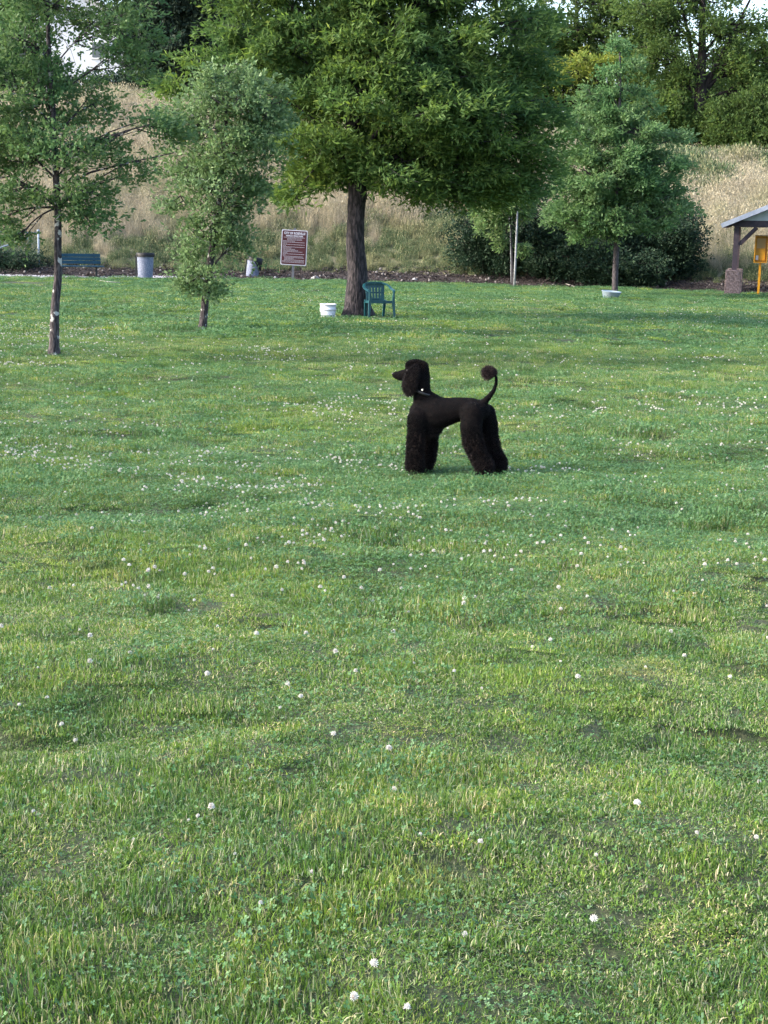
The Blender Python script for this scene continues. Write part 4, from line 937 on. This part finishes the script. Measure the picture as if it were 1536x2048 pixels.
# notice board beyond the frame edge
g = ground(1568, 591)
nb_ = thing('notice_board', g, 'dark framed notice board cut off by the right edge beside the yellow box', 'notice board', rz=rad(-6))
for s in (-.45, .45):
    bm = bmesh.new(); bar(bm, (s, .05, -.2), (s, .05, 120 / kd), .08, .08, side=(1, 0, 0)); bm_obj('post', bm, M_timber, nb_)
bm = bmesh.new(); box(bm, (0, 0, 94 / kd), (1.24, .06, 54 / kd)); bm_obj('frame', bm, M_trim, nb_)
bm = bmesh.new(); box(bm, (0, -.034, 94 / kd), (1.12, .01, 46 / kd)); bm_obj('panel', bm, mat('dark_blue_board', (.03, .06, .10), .3), nb_)
bm = bmesh.new(); box(bm, (0, -.01, 123 / kd), (1.34, .2, .06)); bm_obj('hood', bm, M_timber, nb_)

# ------------------------------------------------------------------ the dog
M_coat = mat('black_coat', (.0022, .0022, .003), .85, spec=.06, noise=((.004, .003, .0035), 30, .4, .6), bump=.004, bscale=90)
L_FUR = leaf_mat('black_curly_hair', [(0, (.002, .002, .003)), (.55, (.004, .0032, .004)), (1, (.024, .014, .013))], .0, rough=.6, spec=.2)
L_POM = leaf_mat('brown_black_hair', [(0, (.01, .006, .007)), (.6, (.03, .019, .02)), (1, (.09, .062, .064))], .0, rough=.75, spec=.2)
gf = ground(835, 948); gf.z -= .014
YAW = rad(20)
kdg = FPX / gf.y
dog = thing('dog', gf, 'black standard poodle standing in profile on the lawn with its tail raised', 'dog')
dog.rotation_euler = (0, 0, YAW * -1)        # local +x = towards the tail
sq = math.cos(YAW)
def D(cx, cy, lat=0.0):
    X_ = 740 + cx / 4.8; Y_ = 680 + cy / 4.8
    xl = (X_ - 835) / (kdg * sq) * .95
    return Vector((xl - 0.0, lat, (942 + (X_ - 835) * .095 - Y_) / kdg * 1.045))
def r_(q): return q / 4.8 / kdg
def capsules(bm, chain, sub=2):
    """chain of (point, radius, lateral factor): spheres strung densely along it"""
    for (p, r0, f0), (q, r1, f1) in zip(chain, chain[1:]):
        n_ = max(2, int((q - p).length / (min(r0, r1) * .35)))
        for i in range(n_ + 1):
            t = i / n_; c = p.lerp(q, t); rr_ = r0 * (1 - t) + r1 * t; f = f0 * (1 - t) + f1 * t
            bmesh.ops.create_icosphere(bm, subdivisions=sub, radius=1, matrix=Matrix.Translation(c) @ Matrix.Diagonal((rr_, rr_ * f, rr_, 1)))
def remeshed(name, bm, vox, smooth_it=4):
    me = bpy.data.meshes.new(name); bm.to_mesh(me); bm.free()
    t = bpy.data.objects.new(name, me); COL.objects.link(t)
    a = t.modifiers.new('r', 'REMESH'); a.mode = 'VOXEL'; a.voxel_size = vox
    b = t.modifiers.new('s', 'SMOOTH'); b.iterations = smooth_it; b.factor = .5
    bpy.context.view_layer.update()
    out = bpy.data.meshes.new_from_object(t.evaluated_get(bpy.context.evaluated_depsgraph_get()))
    bpy.data.objects.remove(t); return out
LN, LF = -.085, .085      # near and far side (local -y faces the camera)
bm = bmesh.new()
A = lambda cx, cy, lat, r, f=1.0: (D(cx, cy, lat), r_(r), f)
capsules(bm, [A(560, 668, 0, 165, .72), A(640, 668, 0, 162, .80), A(740, 655, 0, 138, .85), A(860, 636, 0, 118, .88), A(980, 634, 0, 104, 1.0), A(1060, 655, 0, 98, 1.05)])     # trunk
capsules(bm, [A(470, 650, 0, 112, .95), A(560, 720, 0, 140, .8), A(585, 775, 0, 118, .7)])            # chest
capsules(bm, [A(490, 500, 0, 84, .8), A(570, 545, 0, 84, .8), A(650, 598, 0, 90, .8), A(740, 620, 0, 95, .85)])
capsules(bm, [A(560, 640, 0, 110, .95), A(490, 560, 0, 98, .85), A(478, 470, 0, 90, .85), A(470, 330, 0, 88, .9)])   # neck
capsules(bm, [A(470, 260, 0, 78, .95), A(400, 265, 0, 70, .95)])                                         # skull
capsules(bm, [A(385, 280, 0, 66, .8), A(320, 300, 0, 62, .75), A(255, 304, 0, 51, .72), A(208, 296, 0, 35, .85)])   # muzzle
capsules(bm, [A(475, 700, LN, 104, .55), A(462, 830, LN, 82, .7), A(458, 1000, LN, 80, .8), A(458, 1120, LN, 88, .8), A(458, 1205, LN, 78, .82)])  # near fore leg
capsules(bm, [A(545, 720, LF, 90, .6), A(538, 830, LF, 80, .7), A(532, 1000, LF, 80, .82), A(522, 1110, LF, 72, .85), A(500, 1200, LF, 60, .9)])      # far fore leg
capsules(bm, [A(1010, 680, LN * .85, 118, .6), A(1005, 790, LN, 112, .62), A(1030, 930, LN, 98, .64), A(1085, 1060, LN, 84, .72), A(1150, 1150, LN, 88, .74), A(1145, 1230, LN, 68, .8), A(1130, 1290, LN, 50, 1), A(1110, 1305, LN, 42, 1)])   # near hind leg
capsules(bm, [A(1100, 690, LF * .8, 95, .7), A(1120, 800, LF, 98, .65), A(1145, 930, LF, 78, .7), A(1185, 1060, LF, 66, .8), A(1242, 1150, LF, 72, .85), A(1250, 1215, LF, 58, .9), A(1240, 1265, LF, 42, 1), A(1220, 1282, LF, 36, 1)])   # far hind leg
capsules(bm, [A(1060, 620, 0, 56), A(1105, 575, 0, 36), A(1150, 528, 0, 27), A(1188, 480, 0, 22), A(1208, 420, 0, 18), A(1208, 365, 0, 16), A(1190, 325, 0, 14)])   # tail
body_me = remeshed('body', bm, .011, 5); body_me.materials.append(M_coat)
for p in body_me.polygons: p.use_smooth = True
link('body', body_me, dog)
def furry(me, n, lenf, rng, w=.0016, grav=.5, mat_=L_FUR, curl=.35, off=.0):
    nv = len(me.vertices); V = np.zeros(nv * 3); me.vertices.foreach_get('co', V); V = V.reshape(-1, 3)
    me.calc_loop_triangles(); T = np.zeros(len(me.loop_triangles) * 3, int); me.loop_triangles.foreach_get('vertices', T); T = T.reshape(-1, 3)
    a, b, c = V[T[:, 0]], V[T[:, 1]], V[T[:, 2]]; N = np.cross(b - a, c - a); ar = np.linalg.norm(N, axis=1); N = N / (ar[:, None] + 1e-12)
    ln = lenf((a + b + c) / 3); ar = ar * np.clip(ln / .012, .25, 3)
    k = rng.choice(len(T), n, p=ar / ar.sum()); u = rng.random(n); v = rng.random(n); fl = u + v > 1; u[fl] = 1 - u[fl]; v[fl] = 1 - v[fl]
    P = a[k] + (b - a)[k] * u[:, None] + (c - a)[k] * v[:, None]; L_ = ln[k] * rng.uniform(.5, 1.25, n)
    D1 = N[k] + rng.normal(0, .35, (n, 3)); D1 /= np.linalg.norm(D1, axis=1)[:, None]
    D2 = D1 + np.array([0, 0, -grav]) + rng.normal(0, curl, (n, 3)); D2 /= np.linalg.norm(D2, axis=1)[:, None]
    Q = np.cross(D1, rng.normal(0, 1, (n, 3))); Q /= np.linalg.norm(Q, axis=1)[:, None]
    M1 = P + D1 * L_[:, None] * .5; Tp = M1 + D2 * L_[:, None] * .55
    VV = np.stack([P - Q * w, P + Q * w, M1 + Q * w * .8, M1 - Q * w * .8, Tp + Q * w * .3, Tp - Q * w * .3], 1).reshape(-1, 3)
    o = np.arange(n)[:, None] * 6; F = np.concatenate([o + np.array([0, 1, 2, 3]), o + np.array([3, 2, 4, 5])])
    return VV, F, np.repeat(rng.random(n), 6)
rng_d = np.random.default_rng(9)
zl = D(600, 860).z; xm_ = D(750, 700).x; zn = D(400, 480).z
def body_len(C):
    leg = sstep(zl + .10, zl - .05, C[:, 2])
    th = sstep(D(900, 0).x, D(980, 0).x, C[:, 0]) * sstep(D(0, 600).z, D(0, 800).z, C[:, 2])
    ch_ = sstep(D(560, 0).x, D(440, 0).x, C[:, 0]) * sstep(D(0, 560).z, D(0, 720).z, C[:, 2]) * .6
    return .0045 + .016 * np.maximum.reduce([leg, th * .5, ch_])
VV, F, R_ = furry(body_me, 60000, body_len, rng_d); bl = np.repeat(body_len(VV.reshape(-1, 6, 3)[:, 0]), 6); R_ = R_ * np.clip(bl / .016, .35, 1)
link('coat', fast_mesh('coat', VV, F, L_FUR, {'rnd': R_}), dog)
# topknot, ears, tail tuft
bm = bmesh.new(); capsules(bm, [A(368, 222, 0, 57, .95), A(420, 220, 0, 60, 1.0), A(468, 240, 0, 66, 1.0), A(488, 320, 0, 58, .95), A(494, 390, 0, 50, .9)])
me = remeshed('topknot', bm, .009, 3); me.materials.append(M_coat); tk = link('topknot', me, dog)
VV, F, R_ = furry(me, 9000, lambda C: np.full(len(C), .012), rng_d, grav=.2); link('hair', fast_mesh('hair', VV, F, L_FUR, {'rnd': R_}), tk)
for s in (-1, 1):
    bm = bmesh.new(); capsules(bm, [A(430, 245, s * .062, 40, .5), A(408, 310, s * .078, 66, .42), A(388, 388, s * .08, 72, .42), A(380, 445, s * .075, 42, .5)])
    me = remeshed('ear', bm, .008, 3); me.materials.append(M_coat); er = link('ear', me, dog)
    VV, F, R_ = furry(me, 9000, lambda C: np.full(len(C), .022), rng_d, grav=1.0, w=.0014); link('hair', fast_mesh('hair', VV, F, L_FUR, {'rnd': R_}), er)
bm = bmesh.new(); capsules(bm, [A(1180, 315, 0, 24, 1), A(1150, 312, 0, 34, 1.1), A(1122, 322, 0, 20, 1.1)])
me = remeshed('tail_pom', bm, .008, 2); me.materials.append(M_coat); tp = link('tail_pom', me, dog)
VV, F, R_ = furry(me, 9000, lambda C: .020 + .030 * sstep(D(1180, 0).x, D(1100, 0).x, C[:, 0]), rng_d, grav=.1, w=.0010, curl=.6); link('hair', fast_mesh('hair', VV, F, L_POM, {'rnd': R_}), tp)
bm = bmesh.new(); bmesh.ops.create_uvsphere(bm, u_segments=12, v_segments=8, radius=1, matrix=Matrix.Translation(D(184, 281)) @ Matrix.Diagonal((.012, .012, .010, 1))); bm_obj('nose', bm, mat('wet_black_nose', (.01, .01, .012), .15, spec=.8), dog, True)
for s in (-1, 1):
    bm = bmesh.new(); bmesh.ops.create_uvsphere(bm, u_segments=12, v_segments=8, radius=.008, matrix=Matrix.Translation(D(345, 255, s * .043))); bm_obj('eye', bm, mat('dark_eye', (.008, .005, .004), .08, spec=.8), dog, True)
bm = bmesh.new(); c0 = D(492, 462); ring = []
ax = Vector((.35, 0, 1)).normalized(); e1 = Vector((0, 1, 0)); e2 = ax.cross(e1)
bmr = []
for i in range(28):
    a = 2 * PI * i / 28; d = e1 * math.cos(a) * r_(90) * .92 + e2 * math.sin(a) * r_(92) * 1.05
    bmr.append([bm.verts.new(c0 + d * f + ax * z) for f, z in ((1, -.011), (1.06, -.011), (1.06, .011), (1, .011))])
for i in range(28):
    A_, B_ = bmr[i], bmr[(i + 1) % 28]
    for k in range(4): bm.faces.new((A_[k], A_[(k + 1) % 4], B_[(k + 1) % 4], B_[k]))
co = bm_obj('collar', bm, mat('black_collar', (.012, .012, .014), .5), dog, True)
bm = bmesh.new(); bmesh.ops.create_cone(bm, cap_ends=True, segments=16, radius1=.008, radius2=.008, depth=.003, matrix=Matrix.Translation(D(515, 436, -.086)) @ Matrix.Rotation(PI / 2, 4, 'X')); bm_obj('tag', bm, mat('steel_tag', (.75, .75, .72), .3, metal=.3), co, False)
